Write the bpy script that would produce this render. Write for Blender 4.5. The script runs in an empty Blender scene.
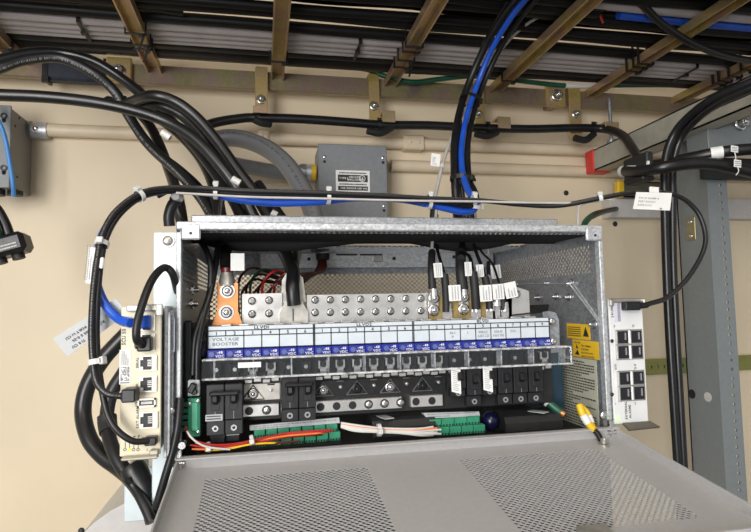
import bpy, bmesh, math, random
from mathutils import Vector, Matrix
random.seed(7)
SC = bpy.context.scene
COL = SC.collection
R = math.radians
# ------------------------------------------------------------------ camera
CZ = 1.50                                   # eye height of the camera
YAW, PITCH, ROLL, FPX = R(11.4808), R(4.0345), R(-1.1767), 560.57
fw = Vector((math.sin(YAW)*math.cos(PITCH), math.cos(YAW)*math.cos(PITCH), math.sin(PITCH)))
rt0 = Vector((math.cos(YAW), -math.sin(YAW), 0)); up0 = rt0.cross(fw)
RT = rt0*math.cos(ROLL)+up0*math.sin(ROLL); UP = up0*math.cos(ROLL)-rt0*math.sin(ROLL)
cam_d = bpy.data.cameras.new('camera'); cam = bpy.data.objects.new('camera', cam_d); COL.objects.link(cam)
cam.matrix_world = Matrix(((RT.x, UP.x, -fw.x, 0), (RT.y, UP.y, -fw.y, 0), (RT.z, UP.z, -fw.z, CZ), (0, 0, 0, 1)))
cam_d.sensor_fit = 'HORIZONTAL'; cam_d.sensor_width = 36; cam_d.lens = FPX/751*36; cam_d.clip_start = .02
SC.camera = cam
# ------------------------------------------------------------------ world, lights, exposure
w = bpy.data.worlds.new('world'); SC.world = w; w.use_nodes = True
w.node_tree.nodes['Background'].inputs[0].default_value = (.97, .98, 1, 1)
w.node_tree.nodes['Background'].inputs[1].default_value = .36
def area(name, loc, target, sx, sy, e, col):
    l = bpy.data.lights.new(name, 'AREA'); l.shape = 'RECTANGLE'; l.size = sx; l.size_y = sy; l.energy = e; l.color = col
    o = bpy.data.objects.new(name, l); COL.objects.link(o); o.location = loc
    o.rotation_euler = (Vector(target)-Vector(loc)).to_track_quat('-Z', 'Y').to_euler(); return o
area('doorway_daylight', (-1.05, -1.5, CZ+.30), (.15, 1.0, CZ+.02), 1.0, 1.9, 62, (1, .985, .97))
area('ceiling_lamp', (.15, -.45, CZ+.82), (.15, -.2, 0), .5, 1.2, 5.5, (1, .985, .96))
SC.view_settings.view_transform = 'Standard'; SC.view_settings.look = 'None'
SC.view_settings.gamma = 1; SC.view_settings.use_curve_mapping = False
SC.view_settings.exposure = .28

# ------------------------------------------------------------------ pixel helpers (a pixel is a direction; the plane gives the distance)
def ray(x, y): return RT*((x-375.5)/FPX) - UP*((y-266)/FPX) + fw
def P(x, y, Y):
    d = ray(x, y); k = Y/d.y; return Vector((d.x*k, Y, d.z*k+CZ))
def PX(x, y, X):
    d = ray(x, y); k = X/d.x; return Vector((X, d.y*k, d.z*k+CZ))
def PZ(x, y, z):
    d = ray(x, y); k = (z-CZ)/d.z; return Vector((d.x*k, d.y*k, z))
# ------------------------------------------------------------------ materials
MATS = {}
def nt(name):
    m = bpy.data.materials.new(name); m.use_nodes = True; n = m.node_tree
    return m, n, n.nodes['Principled BSDF']
def mat(name, col, rough=.5, metal=0., var=.12, scale=60., bump=0., col2=None, detail=3., kind='noise', rvar=.1, spec=.5, coat=0., lo=.35, hi=.65):
    if name in MATS: return MATS[name]
    m, n, b = nt(name)
    tc = n.nodes.new('ShaderNodeTexCoord')
    if kind == 'voronoi':
        t = n.nodes.new('ShaderNodeTexVoronoi'); t.inputs['Scale'].default_value = scale
        src = n.nodes.new('ShaderNodeSeparateColor'); n.links.new(t.outputs['Color'], src.inputs[0]); fac = src.outputs[0]
    else:
        t = n.nodes.new('ShaderNodeTexNoise'); t.inputs['Scale'].default_value = scale; t.inputs['Detail'].default_value = detail
        fac = t.outputs['Fac']
    n.links.new(tc.outputs['Object'], t.inputs['Vector'])
    cr = n.nodes.new('ShaderNodeValToRGB'); n.links.new(fac, cr.inputs[0])
    c1 = tuple(max(0, c*(1-var)) for c in col); c2 = col2 or tuple(min(1, c*(1+var)) for c in col)
    cr.color_ramp.elements[0].color = (*c1, 1); cr.color_ramp.elements[1].color = (*c2, 1)
    cr.color_ramp.elements[0].position = lo; cr.color_ramp.elements[1].position = hi
    n.links.new(cr.outputs[0], b.inputs['Base Color'])
    b.inputs['Metallic'].default_value = metal; b.inputs['Specular IOR Level'].default_value = spec
    b.inputs['Coat Weight'].default_value = coat
    mr = n.nodes.new('ShaderNodeMapRange'); n.links.new(fac, mr.inputs[0])
    mr.inputs[3].default_value = max(.03, rough-rvar); mr.inputs[4].default_value = min(1, rough+rvar)
    n.links.new(mr.outputs[0], b.inputs['Roughness'])
    if bump:
        bp = n.nodes.new('ShaderNodeBump'); bp.inputs['Strength'].default_value = bump; bp.inputs['Distance'].default_value = .002
        n.links.new(fac, bp.inputs['Height']); n.links.new(bp.outputs[0], b.inputs['Normal'])
    MATS[name] = m; return m
def mat_zinc(name, tint):
    m, n, b = nt(name); tc = n.nodes.new('ShaderNodeTexCoord')
    t = n.nodes.new('ShaderNodeTexNoise'); t.inputs['Scale'].default_value = 14; t.inputs['Detail'].default_value = 5
    t2 = n.nodes.new('ShaderNodeTexNoise'); t2.inputs['Scale'].default_value = 240; t2.inputs['Detail'].default_value = 2
    n.links.new(tc.outputs['Object'], t.inputs['Vector']); n.links.new(tc.outputs['Object'], t2.inputs['Vector'])
    cr = n.nodes.new('ShaderNodeValToRGB'); n.links.new(t.outputs['Fac'], cr.inputs[0])
    e = cr.color_ramp.elements; e[0].position = .28; e[0].color = (*tint[0], 1); e[1].position = .72; e[1].color = (*tint[-1], 1)
    for i, c in enumerate(tint[1:-1]):
        k = e.new(.28+.44*(i+1)/(len(tint)-1)); k.color = (*c, 1)
    mx = n.nodes.new('ShaderNodeMixRGB'); mx.blend_type = 'MULTIPLY'; mx.inputs[0].default_value = .35
    n.links.new(cr.outputs[0], mx.inputs[1]); n.links.new(t2.outputs['Fac'], mx.inputs[2]); n.links.new(mx.outputs[0], b.inputs['Base Color'])
    b.inputs['Metallic'].default_value = .55; b.inputs['Roughness'].default_value = .36
    MATS[name] = m; return m
def mat_print(name, base, ink, rough=.45, f=260., v0=.30, v1=.42):
    """cable jacket with a thin printed legend along one side (flat print), driven by the tube's own UVs"""
    m, n, b = nt(name)
    uv = n.nodes.new('ShaderNodeUVMap'); uv.uv_map = 'UVMap'
    sp = n.nodes.new('ShaderNodeSeparateXYZ'); n.links.new(uv.outputs[0], sp.inputs[0])
    cb = n.nodes.new('ShaderNodeCombineXYZ'); n.links.new(sp.outputs[0], cb.inputs[0])
    t = n.nodes.new('ShaderNodeTexNoise'); t.inputs['Scale'].default_value = f; t.inputs['Detail'].default_value = 3
    n.links.new(cb.outputs[0], t.inputs['Vector'])
    def mth(op, a, bb):
        q = n.nodes.new('ShaderNodeMath'); q.operation = op
        for i, s in enumerate((a, bb)):
            if isinstance(s, (int, float)): q.inputs[i].default_value = s
            else: n.links.new(s, q.inputs[i])
        return q.outputs[0]
    mask = mth('MULTIPLY', mth('GREATER_THAN', sp.outputs[1], v0), mth('LESS_THAN', sp.outputs[1], v1))
    mask = mth('MULTIPLY', mask, mth('GREATER_THAN', t.outputs['Fac'], .52))
    mx = n.nodes.new('ShaderNodeMixRGB'); n.links.new(mask, mx.inputs[0]); mx.inputs[1].default_value = (*base, 1); mx.inputs[2].default_value = (*ink, 1)
    n.links.new(mx.outputs[0], b.inputs['Base Color']); b.inputs['Roughness'].default_value = rough
    MATS[name] = m; return m

M_wall = mat('beige_wall_paint', (.72, .61, .44), .55, 0, .05, 3.2, .05, rvar=.05, detail=6)
M_ceil = mat('ceiling_paint', (.66, .56, .42), .7, 0, .05, 4)
M_floor = mat('vinyl_floor', (.075, .073, .07), .5, 0, .08, 8)
M_cond = mat('beige_conduit_paint', (.68, .565, .41), .45, 0, .05, 20)
M_zinc = mat_zinc('yellow_zinc', [(.36, .32, .12), (.60, .46, .19), (.52, .34, .25), (.48, .45, .17)])
M_zinc2 = mat_zinc('dull_zinc_rail', [(.33, .24, .19), (.42, .31, .25), (.40, .36, .18), (.30, .22, .20)])
M_zgold = mat_zinc('gold_zinc', [(.45, .36, .10), (.70, .54, .18), (.66, .44, .30), (.42, .46, .16)])
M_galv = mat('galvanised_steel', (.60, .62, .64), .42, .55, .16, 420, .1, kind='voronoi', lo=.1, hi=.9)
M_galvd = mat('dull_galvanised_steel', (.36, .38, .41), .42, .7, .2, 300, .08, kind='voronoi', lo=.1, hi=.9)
M_steel = mat('bright_steel', (.72, .72, .72), .25, .95, .06, 90)
M_bolt = mat('plated_bolt', (.50, .50, .49), .22, .95, .1, 90)
M_tin = mat('tinned_bar', (.74, .73, .71), .30, .75, .06, 60)
M_tind = mat('tinned_lug', (.52, .50, .46), .40, .8, .1, 90)
M_copper = mat('copper_bar', (.66, .29, .11), .35, .55, .12, 50)
M_blk = mat('black_cable_jacket', (.008, .008, .009), .40, 0, .25, 30, rvar=.08)
M_blk2 = mat('satin_black_jacket', (.010, .010, .011), .32, 0, .25, 24, rvar=.08)
M_blk_shade = mat('shaded_black_jacket', (.005, .005, .0055), .5, 0, .3, 20, rvar=.1, spec=.28)  # darker, duller copy of the black jacket: overhead shade put into the colour
M_blkp = mat('black_plastic', (.010, .0105, .012), .38, 0, .2, 120, .05)
M_blkm = mat('matte_black_plastic', (.013, .013, .014), .6, 0, .2, 160)
M_bsheet = mat('matte_black_sheet', (.007, .007, .008), .8, 0, .3, 300, .2)
M_sleeve = mat('navy_sleeve', (.022, .028, .045), .55, 0, .2, 60)
M_gcab = mat('grey_cable_jacket', (.42, .385, .385), .38, 0, .08, 18)
M_gflex = mat_print('grey_flex_conduit', (.135, .138, .145), (.04, .04, .04), .4, 420, .90, .95)
M_prnt = mat_print('black_printed_jacket', (.010, .010, .011), (.26, .26, .25), .4, 700, .08, .15)
M_prnt2 = mat_print('thin_black_printed_jacket', (.010, .010, .011), (.16, .16, .155), .4, 900, .06, .13)
M_blue = mat('blue_cable_jacket', (.012, .085, .52), .35, 0, .12, 40)
M_lblue = mat('light_blue_jacket', (.06, .26, .62), .4, 0, .1, 40)
M_green = mat('green_jacket', (.008, .085, .05), .4, 0, .15, 40)
M_red = mat('red_jacket', (.40, .015, .014), .4, 0, .15, 60)
M_dred = mat('dark_red_jacket', (.12, .008, .010), .4, 0, .2, 60)
M_orange = mat('orange_jacket', (.75, .20, .05), .4, 0, .12, 60)
M_wwire = mat('white_jacket', (.62, .61, .58), .4, 0, .05, 60)
M_gwire = mat('light_grey_jacket', (.48, .46, .44), .35, 0, .08, 60)
M_tie = mat('natural_nylon', (.66, .66, .64), .35, 0, .06, 80)
M_btie = mat('black_nylon', (.012, .012, .012), .4, 0, .1, 80)
M_paper = mat('white_label', (.80, .80, .78), .5, 0, .03, 80)
M_gpaper = mat('grey_label', (.46, .48, .49), .5, 0, .04, 80)
M_ink = mat('black_ink', (.02, .02, .022), .6, 0, .1, 80)
M_gink = mat('grey_ink', (.24, .25, .26), .6, 0, .1, 80)
M_strip = mat('strip_label', (.60, .66, .71), .4, 0, .03, 60)
M_grey = mat('grey_enclosure_paint', (.20, .21, .22), .45, 0, .05, 120, .05)
M_grey2 = mat('grey_box_paint', (.255, .245, .235), .5, 0, .05, 100, .05)
M_rack = mat('rack_grey_paint', (.205, .228, .235), .42, 0, .04, 160, .04)
M_wirew = mat('pale_grey_trough_paint', (.58, .56, .53), .5, 0, .04, 60)
M_olive = mat('olive_strut', (.40, .39, .33), .45, .2, .08, 50)
M_redcap = mat('red_plastic', (.62, .035, .025), .45, 0, .08, 50)
M_yelcap = mat('yellow_plastic', (.80, .52, .02), .4, 0, .06, 50)
M_door = mat('door_paint', (.44, .435, .435), .42, 0, .03, 200, .03)
M_ear = mat('pale_bluish_steel', (.66, .74, .76), .4, .15, .05, 40)
M_beige = mat('beige_faceplate', (.70, .64, .48), .4, 0, .03, 60)
M_whitef = mat('white_faceplate', (.72, .73, .73), .4, 0, .03, 60)
M_jack = mat('jack_shell', (.66, .64, .58), .35, .3, .05, 60)
M_dark = mat('socket_dark', (.012, .012, .016), .5, 0, .2, 80)
M_brk = mat('breaker_black', (.012, .0125, .0145), .42, 0, .18, 140, .04)
M_brk2 = mat('breaker_lever', (.008, .008, .009), .35, 0, .2, 140)
M_bluem = mat('blue_module', (.018, .03, .30), .35, 0, .12, 90)
M_led = mat('led_lens', (.10, .13, .34), .3, 0, .1, 90)
M_grnblk = mat('green_terminal', (.035, .27, .15), .4, 0, .1, 120)
M_yellow = mat('yellow_sticker', (.82, .52, .025), .45, 0, .04, 80)
M_cream = mat('cream_sticker', (.52, .52, .41), .5, 0, .04, 80)
M_teal = mat('blue_film_steel', (.025, .055, .08), .3, .6, .2, 40)
M_amber = mat('amber_insulator', (.42, .31, .12), .45, 0, .15, 60)
M_drum = mat('grey_drum_paint', (.58, .565, .54), .5, 0, .04, 80)
m, n, b = nt('clear_polycarbonate'); MATS['clear'] = m; M_clear = m
n.nodes.remove(b); tr = n.nodes.new('ShaderNodeBsdfTransparent'); tr.inputs[0].default_value = (.90, .91, .92, 1)
gl = n.nodes.new('ShaderNodeBsdfGlossy'); gl.inputs[0].default_value = (1, 1, 1, 1); fr = n.nodes.new('ShaderNodeFresnel'); fr.inputs[0].default_value = 1.46
tc = n.nodes.new('ShaderNodeTexCoord'); t = n.nodes.new('ShaderNodeTexNoise'); t.inputs['Scale'].default_value = 70; n.links.new(tc.outputs['Object'], t.inputs['Vector'])
mr = n.nodes.new('ShaderNodeMapRange'); n.links.new(t.outputs['Fac'], mr.inputs[0]); mr.inputs[3].default_value = .02; mr.inputs[4].default_value = .14; n.links.new(mr.outputs[0], gl.inputs['Roughness'])
ad = n.nodes.new('ShaderNodeMath'); ad.operation = 'ADD'; ad.inputs[1].default_value = .01; n.links.new(fr.outputs[0], ad.inputs[0])
mx = n.nodes.new('ShaderNodeMixShader'); n.links.new(ad.outputs[0], mx.inputs[0]); n.links.new(tr.outputs[0], mx.inputs[1]); n.links.new(gl.outputs[0], mx.inputs[2]); n.links.new(mx.outputs[0], n.nodes['Material Output'].inputs[0])
m, n, b = nt('polycarbonate_edge_glint'); M_cedge = m  # whitish mix paints bright glints on the clear cover's edges, webs and ledge
n.nodes.remove(b); tr = n.nodes.new('ShaderNodeBsdfTransparent'); df = n.nodes.new('ShaderNodeBsdfDiffuse'); df.inputs[0].default_value = (.85, .86, .88, 1)
t = n.nodes.new('ShaderNodeTexNoise'); t.inputs['Scale'].default_value = 160; tc = n.nodes.new('ShaderNodeTexCoord'); n.links.new(tc.outputs['Object'], t.inputs['Vector'])
mr = n.nodes.new('ShaderNodeMapRange'); n.links.new(t.outputs['Fac'], mr.inputs[0]); mr.inputs[1].default_value = .35; mr.inputs[2].default_value = .7; mr.inputs[3].default_value = .12; mr.inputs[4].default_value = .75
mx = n.nodes.new('ShaderNodeMixShader'); n.links.new(mr.outputs[0], mx.inputs[0]); n.links.new(tr.outputs[0], mx.inputs[1]); n.links.new(df.outputs[0], mx.inputs[2]); n.links.new(mx.outputs[0], n.nodes['Material Output'].inputs[0])
def glow(name, col, s):
    m, n, b = nt(name); b.inputs['Base Color'].default_value = (*col, 1); b.inputs['Emission Color'].default_value = (*col, 1); b.inputs['Emission Strength'].default_value = s
    t = n.nodes.new('ShaderNodeTexNoise'); t.inputs['Scale'].default_value = 50; n.links.new(t.outputs['Fac'], b.inputs['Roughness']); return m
M_ledg = glow('lit_green_led', (.25, .95, .15), 2.2); M_ledy = glow('lit_yellow_led', (.85, .85, .05), 2.0)

# ------------------------------------------------------------------ mesh builder
def rotm(rx=0, ry=0, rz=0): return Matrix.Rotation(rz, 3, 'Z') @ Matrix.Rotation(ry, 3, 'Y') @ Matrix.Rotation(rx, 3, 'X')
def catmull(pts, sub=6):
    p = [Vector(q) for q in pts]; p = [p[0]*2-p[1]]+p+[p[-1]*2-p[-2]]; out = []
    for i in range(1, len(p)-2):
        a, b, c, d = p[i-1:i+3]
        for k in range(sub):
            t = k/sub
            out.append(.5*((2*b)+(c-a)*t+(2*a-5*b+4*c-d)*t*t+(3*b-a-3*c+d)*t**3))
    out.append(p[-2]); return out
class MB:
    def __init__(s): s.v = []; s.f = []; s.sm = []; s.uv = {}
    def add(s, vs, fs, smooth=False, uvs=None):
        o = len(s.v); s.v += [Vector(q) for q in vs]
        for i, f in enumerate(fs):
            if uvs: s.uv[len(s.f)] = uvs[i]
            s.f.append([o+k for k in f]); s.sm.append(smooth)
        return s
    def quad(s, a, b, c, d): return s.add([a, b, c, d], [(0, 1, 2, 3)])
    def box(s, c, d, rot=None, b=0.):
        c = Vector(c); h = [q/2 for q in d]; rot = rot or Matrix.Identity(3)
        if b <= 0:
            vs = [c+rot@Vector((x*h[0], y*h[1], z*h[2])) for x in (-1, 1) for y in (-1, 1) for z in (-1, 1)]
            return s.add(vs, [(0, 1, 3, 2), (4, 6, 7, 5), (0, 4, 5, 1), (2, 3, 7, 6), (0, 2, 6, 4), (1, 5, 7, 3)])
        b = min(b, *[q*.9 for q in h]); vs = []; ix = {}
        for x in (-1, 1):
            for y in (-1, 1):
                for z in (-1, 1):
                    for a in range(3):
                        q = [h[0]-b, h[1]-b, h[2]-b]; q[a] = h[a]
                        ix[(x, y, z, a)] = len(vs); vs.append(c+rot@Vector((x*q[0], y*q[1], z*q[2])))
        fs = []
        for a in range(3):
            o = [k for k in range(3) if k != a]
            for sg in (-1, 1):
                L = []
                for (p, q) in ((-1, -1), (1, -1), (1, 1), (-1, 1)):
                    t = [0, 0, 0]; t[a] = sg; t[o[0]] = p; t[o[1]] = q; L.append(ix[(*t, a)])
                if (sg > 0) == (a == 1): L.reverse()
                fs.append(L)
        for a in range(3):           # edges parallel to axis a
            o = [k for k in range(3) if k != a]
            for p in (-1, 1):
                for q in (-1, 1):
                    t0 = [0, 0, 0]; t0[o[0]] = p; t0[o[1]] = q; t1 = t0[:]; t0[a] = -1; t1[a] = 1
                    L = [ix[(*t0, o[0])], ix[(*t1, o[0])], ix[(*t1, o[1])], ix[(*t0, o[1])]]
                    if (p*q > 0) == (a != 1): L.reverse()
                    fs.append(L)
        for x in (-1, 1):
            for y in (-1, 1):
                for z in (-1, 1):
                    L = [ix[(x, y, z, 0)], ix[(x, y, z, 1)], ix[(x, y, z, 2)]]
                    if x*y*z < 0: L.reverse()
                    fs.append(L)
        return s.add(vs, fs)
    def mm(s, a, b, bev=0.):
        a, b = Vector(a), Vector(b); return s.box((a+b)/2, [abs(q) for q in (b-a)], None, bev)
    def tube(s, pts, r, n=8, caps=True, smooth=True):
        pts = [Vector(p) for p in pts]; N = len(pts); rs = r if isinstance(r, (list, tuple)) else [r]*N
        t = (pts[1]-pts[0]).normalized(); u = t.orthogonal().normalized()
        if abs(t.z) < .9: u = t.cross(Vector((0, 0, 1))).normalized()
        vs = []; L = 0; ls = []
        for i, p in enumerate(pts):
            tn = (pts[min(i+1, N-1)]-pts[max(i-1, 0)])
            tn = tn.normalized() if tn.length > 1e-9 else t
            u = (u-tn*u.dot(tn)).normalized(); v = tn.cross(u)
            if i: L += (p-pts[i-1]).length
            ls.append(L)
            for k in range(n):
                a = 2*math.pi*k/n; vs.append(p+(u*math.cos(a)+v*math.sin(a))*rs[i])
        fs = []; uvs = []
        for i in range(N-1):
            for k in range(n):
                k2 = (k+1) % n
                fs.append((i*n+k, i*n+k2, (i+1)*n+k2, (i+1)*n+k))
                uvs.append(((ls[i], k/n), (ls[i], (k+1)/n), (ls[i+1], (k+1)/n), (ls[i+1], k/n)))
        s.add(vs, fs, smooth, uvs)
        if caps:
            s.add([vs[k] for k in range(n)], [tuple(reversed(range(n)))]); s.add([vs[(N-1)*n+k] for k in range(n)], [tuple(range(n))])
        return s
    def cyl(s, a, b, r, n=12, r2=None, caps=True): return s.tube([a, b], [r, r if r2 is None else r2], n, caps)
    def prism(s, poly, depth):
        """poly: 3D points in a plane (anticlockwise seen from the viewer), depth: extrusion vector (away from viewer)"""
        k = len(poly); vs = [Vector(p) for p in poly]+[Vector(p)+depth for p in poly]
        return s.add(vs, [tuple(range(k)), tuple(range(2*k-1, k-1, -1))]+[(i, i+k, (i+1) % k+k, (i+1) % k) for i in range(k)])
    def ring(s, c, ax, r0, r1, h, n=16):
        """flat washer / band: inner r0, outer r1, height h along ax"""
        c = Vector(c); ax = Vector(ax).normalized(); u = ax.orthogonal().normalized(); v = ax.cross(u); vs = []
        for k in range(n):
            d = u*math.cos(2*math.pi*k/n)+v*math.sin(2*math.pi*k/n)
            vs += [c+d*r0-ax*h/2, c+d*r1-ax*h/2, c+d*r1+ax*h/2, c+d*r0+ax*h/2]
        fs = []
        for k in range(n):
            q = (k+1) % n
            for j in range(4): fs.append((k*4+j, q*4+j, q*4+(j+1) % 4, k*4+(j+1) % 4))
        return s.add(vs, fs, False)
    def ball(s, c, r, n=8, ax=(0, 0, 1), flat=1.):
        c = Vector(c); ax = Vector(ax).normalized()
        pts = [c+ax*(-math.cos(math.pi*i/n)*r*flat) for i in range(n+1)]
        return s.tube(pts, [max(1e-5, r*math.sin(math.pi*i/n)) for i in range(n+1)], n*2, False)
    def dome(s, c, ax, r, h, n=14):
        """smooth domed head, c on the surface"""
        ax = Vector(ax).normalized(); c = Vector(c)
        k = [(1, 0), (1, .25), (.9, .55), (.7, .8), (.4, .95), (.05, 1)]
        return s.tube([c+ax*h*q for _, q in k], [r*p for p, _ in k], n, False)
    def bolt(s, c, ax, r, h=None, wash=True):
        """hex head with domed centre on a washer, c on the surface, ax pointing out"""
        ax = Vector(ax).normalized(); c = Vector(c); h = h or r*.8
        if wash: s.tube([c, c+ax*r*.18, c+ax*r*.30], [r*1.6, r*1.55, r*1.15], 16, False)
        s.cyl(c+ax*r*.1, c+ax*h, r, 6); s.dome(c+ax*h, ax, r*.62, r*.5, 10); return s
    def screw(s, c, ax, r):
        return s.dome(c, ax, r, r*.62)
ORG = {}
def tagp(o, label=None, cat=None, group=None, kind=None):
    for k, v in (('label', label), ('category', cat), ('group', group), ('kind', kind)):
        if v: o[k] = v
    return o
def make(mb, name, m, org):
    me = bpy.data.meshes.new(name); me.from_pydata([tuple(p-org) for p in mb.v], [], mb.f); me.materials.append(m)
    me.polygons.foreach_set('use_smooth', mb.sm)
    if mb.uv:
        ul = me.uv_layers.new(name='UVMap')
        for i, uvs in mb.uv.items():
            p = me.polygons[i]
            for k, li in enumerate(p.loop_indices): ul.data[li].uv = uvs[k]
    me.validate()
    if not mb.uv and len(mb.f) < 6000:
        bm = bmesh.new(); bm.from_mesh(me); bmesh.ops.recalc_face_normals(bm, faces=bm.faces); bm.to_mesh(me); bm.free()
    me.update()
    o = bpy.data.objects.new(name, me); COL.objects.link(o); return o
def thing(name, label, cat, base, group=None, kind=None):
    o = bpy.data.objects.new(name, None); o.empty_display_size = .02; COL.objects.link(o); o.location = base; ORG[o] = Vector(base)
    return tagp(o, label, cat, group, kind)
def part(mb, name, m, parent, label=None, kind=None):
    org = ORG[parent]; o = make(mb, name, m, org); o.parent = parent; ORG[o] = org
    return tagp(o, label, None, None, kind)
def solo(mb, name, m, label=None, cat=None, group=None, kind=None):
    lo = [min(p[i] for p in mb.v) for i in range(3)]; hi = [max(p[i] for p in mb.v) for i in range(3)]
    org = Vector(((lo[0]+hi[0])/2, (lo[1]+hi[1])/2, lo[2])); o = make(mb, name, m, org); o.location = org; ORG[o] = org
    return tagp(o, label, cat, group, kind)
# ------------------------------------------------------------------ lettering (built-in font glyphs as flat outlines)
CH = 'ABCDEFGHIJKLMNOPQRSTUVWXYZabcdefghijklmnopqrstuvwxyz0123456789-/.:,()+!'
GL = {}
def glyphs():
    obs = []
    for c in CH:
        cu = bpy.data.curves.new('g', 'FONT'); cu.body = c; cu.size = 1; cu.resolution_u = 2; cu.offset = .018
        o = bpy.data.objects.new('g', cu); COL.objects.link(o); obs.append((c, o, cu))
    bpy.context.view_layer.update(); dg = bpy.context.evaluated_depsgraph_get()
    for c, o, cu in obs:
        me = o.evaluated_get(dg).to_mesh(); vs = [v.co.copy() for v in me.vertices]; fs = [tuple(p.vertices) for p in me.polygons]
        xs = [v.x for v in vs]; GL[c] = (vs, fs, min(xs), max(xs)); o.evaluated_get(dg).to_mesh_clear()
    for c, o, cu in obs: bpy.data.objects.remove(o); bpy.data.curves.remove(cu)
glyphs()
def text(mb, s, o, u, v, size, off=.0004, center=False, squeeze=1.):
    """size = cap height in metres; o = baseline start; u,v unit vectors, normal u x v"""
    u, v = Vector(u).normalized(), Vector(v).normalized(); nn = u.cross(v)*off; k = size/.7; x = 0; items = []
    for c in s:
        if c == ' ': x += .34; continue
        g = GL[c]; items.append((g, x-g[2])); x += g[3]-g[2]+.09
    sh = -x/2 if center else 0
    for g, dx in items:
        mb.add([Vector(o)+u*((p.x+dx+sh)*k*squeeze)+v*(p.y*k)+nn for p in g[0]], g[1])
    return x*k*squeeze
def dashes(mb, o, u, v, w, h, rows, seed=1, fill=.75, off=.0004):
    """lines of print too small to read"""
    rnd = random.Random(seed); u, v = Vector(u).normalized(), Vector(v).normalized(); nn = u.cross(v)*off; o = Vector(o)
    for i in range(rows):
        y0 = h*(1-(i+.8)/rows); y1 = h*(1-(i+.35)/rows); x = 0; end = w*(1 if rnd.random() < fill else rnd.uniform(.4, .9))
        while x < end:
            d = min(rnd.uniform(.015, .06)*w+h*.01, end-x)
            mb.quad(o+u*x+v*y0+nn, o+u*(x+d)+v*y0+nn, o+u*(x+d)+v*y1+nn, o+u*x+v*y1+nn); x += d+.012*w
    return mb
def rect(mb, o, u, v, w, h, off=.0004):
    u, v = Vector(u).normalized(), Vector(v).normalized(); nn = u.cross(v)*off; o = Vector(o)+nn
    mb.quad(o, o+u*w, o+u*w+v*h, o+v*h); return mb
UX, UZ, UY = Vector((1, 0, 0)), Vector((0, 0, 1)), Vector((0, 1, 0))
# ------------------------------------------------------------------ perforated sheet
def perf(mb, o, u, v, n, W, H, w, h, a, b, t, seg=1):
    """sheet W x H (u, v), staggered holes on a lattice of half-pitch w,h; hole half-axes a,b; thickness t along -n"""
    u, v, n = Vector(u), Vector(v), Vector(n); o = Vector(o)
    nu = int(W/w); nv = int(H/h); w = W/nu; h = H/nv
    ids = {}; vs = []
    def vid(x, y):
        k = (round(x*1e6), round(y*1e6))
        if k not in ids: ids[k] = len(vs); vs.append((x, y))
        return ids[k]
    fs = []; walls = []
    def hole(i, j): return (i+j) % 2 == 0 and 0 < i < nu and 0 < j < nv
    arc = [(math.cos(math.pi/2*k/(seg+1)), math.sin(math.pi/2*k/(seg+1))) for k in range(seg+2)]
    for i in range(nu):
        for j in range(nv):
            L = []
            for (ci, cj, du, dv, rev) in ((i, j, 1, 1, True), (i+1, j, -1, 1, False), (i+1, j+1, -1, -1, True), (i, j+1, 1, -1, False)):
                x, y = ci*w, cj*h
                if hole(ci, cj):
                    A = [(x+du*a*c, y+dv*b*s_) for c, s_ in arc]
                    if rev: A = A[::-1]
                    q = [vid(*p) for p in A]; L += q; walls += list(zip(q[:-1], q[1:]))
                else: L.append(vid(x, y))
            fs.append(L)
    N = len(vs); V = [o+u*x+v*y for x, y in vs]; V2 = [p-n*t for p in V]
    F = fs+[[k+N for k in reversed(f)] for f in fs]+[(p, p+N, q+N, q) for p, q in walls]
    F += []
    mb.add(V+V2, F); return mb
# ------------------------------------------------------------------ cables and ties
def pts3(l): return [P(*q) for q in l]
def cable(name, label, l, r, m, cat='cable', group=None, sub=7, n=10, world=False):
    c = catmull(l if world else pts3(l), sub); mb = MB().tube(c, r, n); return solo(mb, name, m, label, cat, group), c
def tie_mesh(c, d, r, w=.0045, head=Vector((0, -1, 0)), tail=0.):
    mb = MB(); d = Vector(d).normalized(); mb.ring(c, d, r, r+.0011, w, 18)
    h = (head-d*head.dot(d)).normalized(); s = d.cross(h)
    rot = Matrix((d, h, s)).transposed(); hw = max(w*1.4, .005)
    mb.box(Vector(c)+h*(r+.0022), (hw, .0042, hw), rot, .0006)
    if tail: mb.box(Vector(c)+h*(r+.0022)+s*tail*.5, (w*.8, .0012, tail), rot)
    return mb
def tie(c, d, r, m, label, group=None, w=.0045, head=Vector((0, -1, 0)), tail=0.):
    return solo(tie_mesh(c, d, r, w, head, tail), 'cable_tie', m, label, 'cable tie', group)
def near(c, x, y):
    """index of the point of a polyline nearest to a pixel direction"""
    rr = ray(x, y).normalized(); E0 = Vector((0, 0, CZ))
    return min(range(len(c)), key=lambda i: ((c[i]-E0)-rr*(c[i]-E0).dot(rr)).length)
def tdir(c, i): return (c[min(i+1, len(c)-1)]-c[max(i-1, 0)]).normalized()
# ================================================================== THE ROOM
WY = 1.15
def struct(mb, name, m): return solo(mb, name, m, kind='structure')
wb = struct(MB().mm((-2.4, WY, 0), (3.0, WY+.08, CZ+.88)), 'wall_back', M_wall)
struct(MB().mm((-2.4, -2.2, -.05), (3.0, WY+.08, 0)), 'floor', M_floor)
struct(MB().mm((-2.4, -2.2, CZ+.88), (3.0, WY+.08, CZ+.94)), 'ceiling', M_ceil)
# wall screws (dark heads set in the wall)
for x, y in ((566, 193), (615, 224), (182, 419)):
    c = P(x, y, WY); c.y = WY
    part(MB().screw(c, (0, -1, 0), .006 if x > 300 else .003), 'wall_screw', M_dark, wb)
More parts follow.
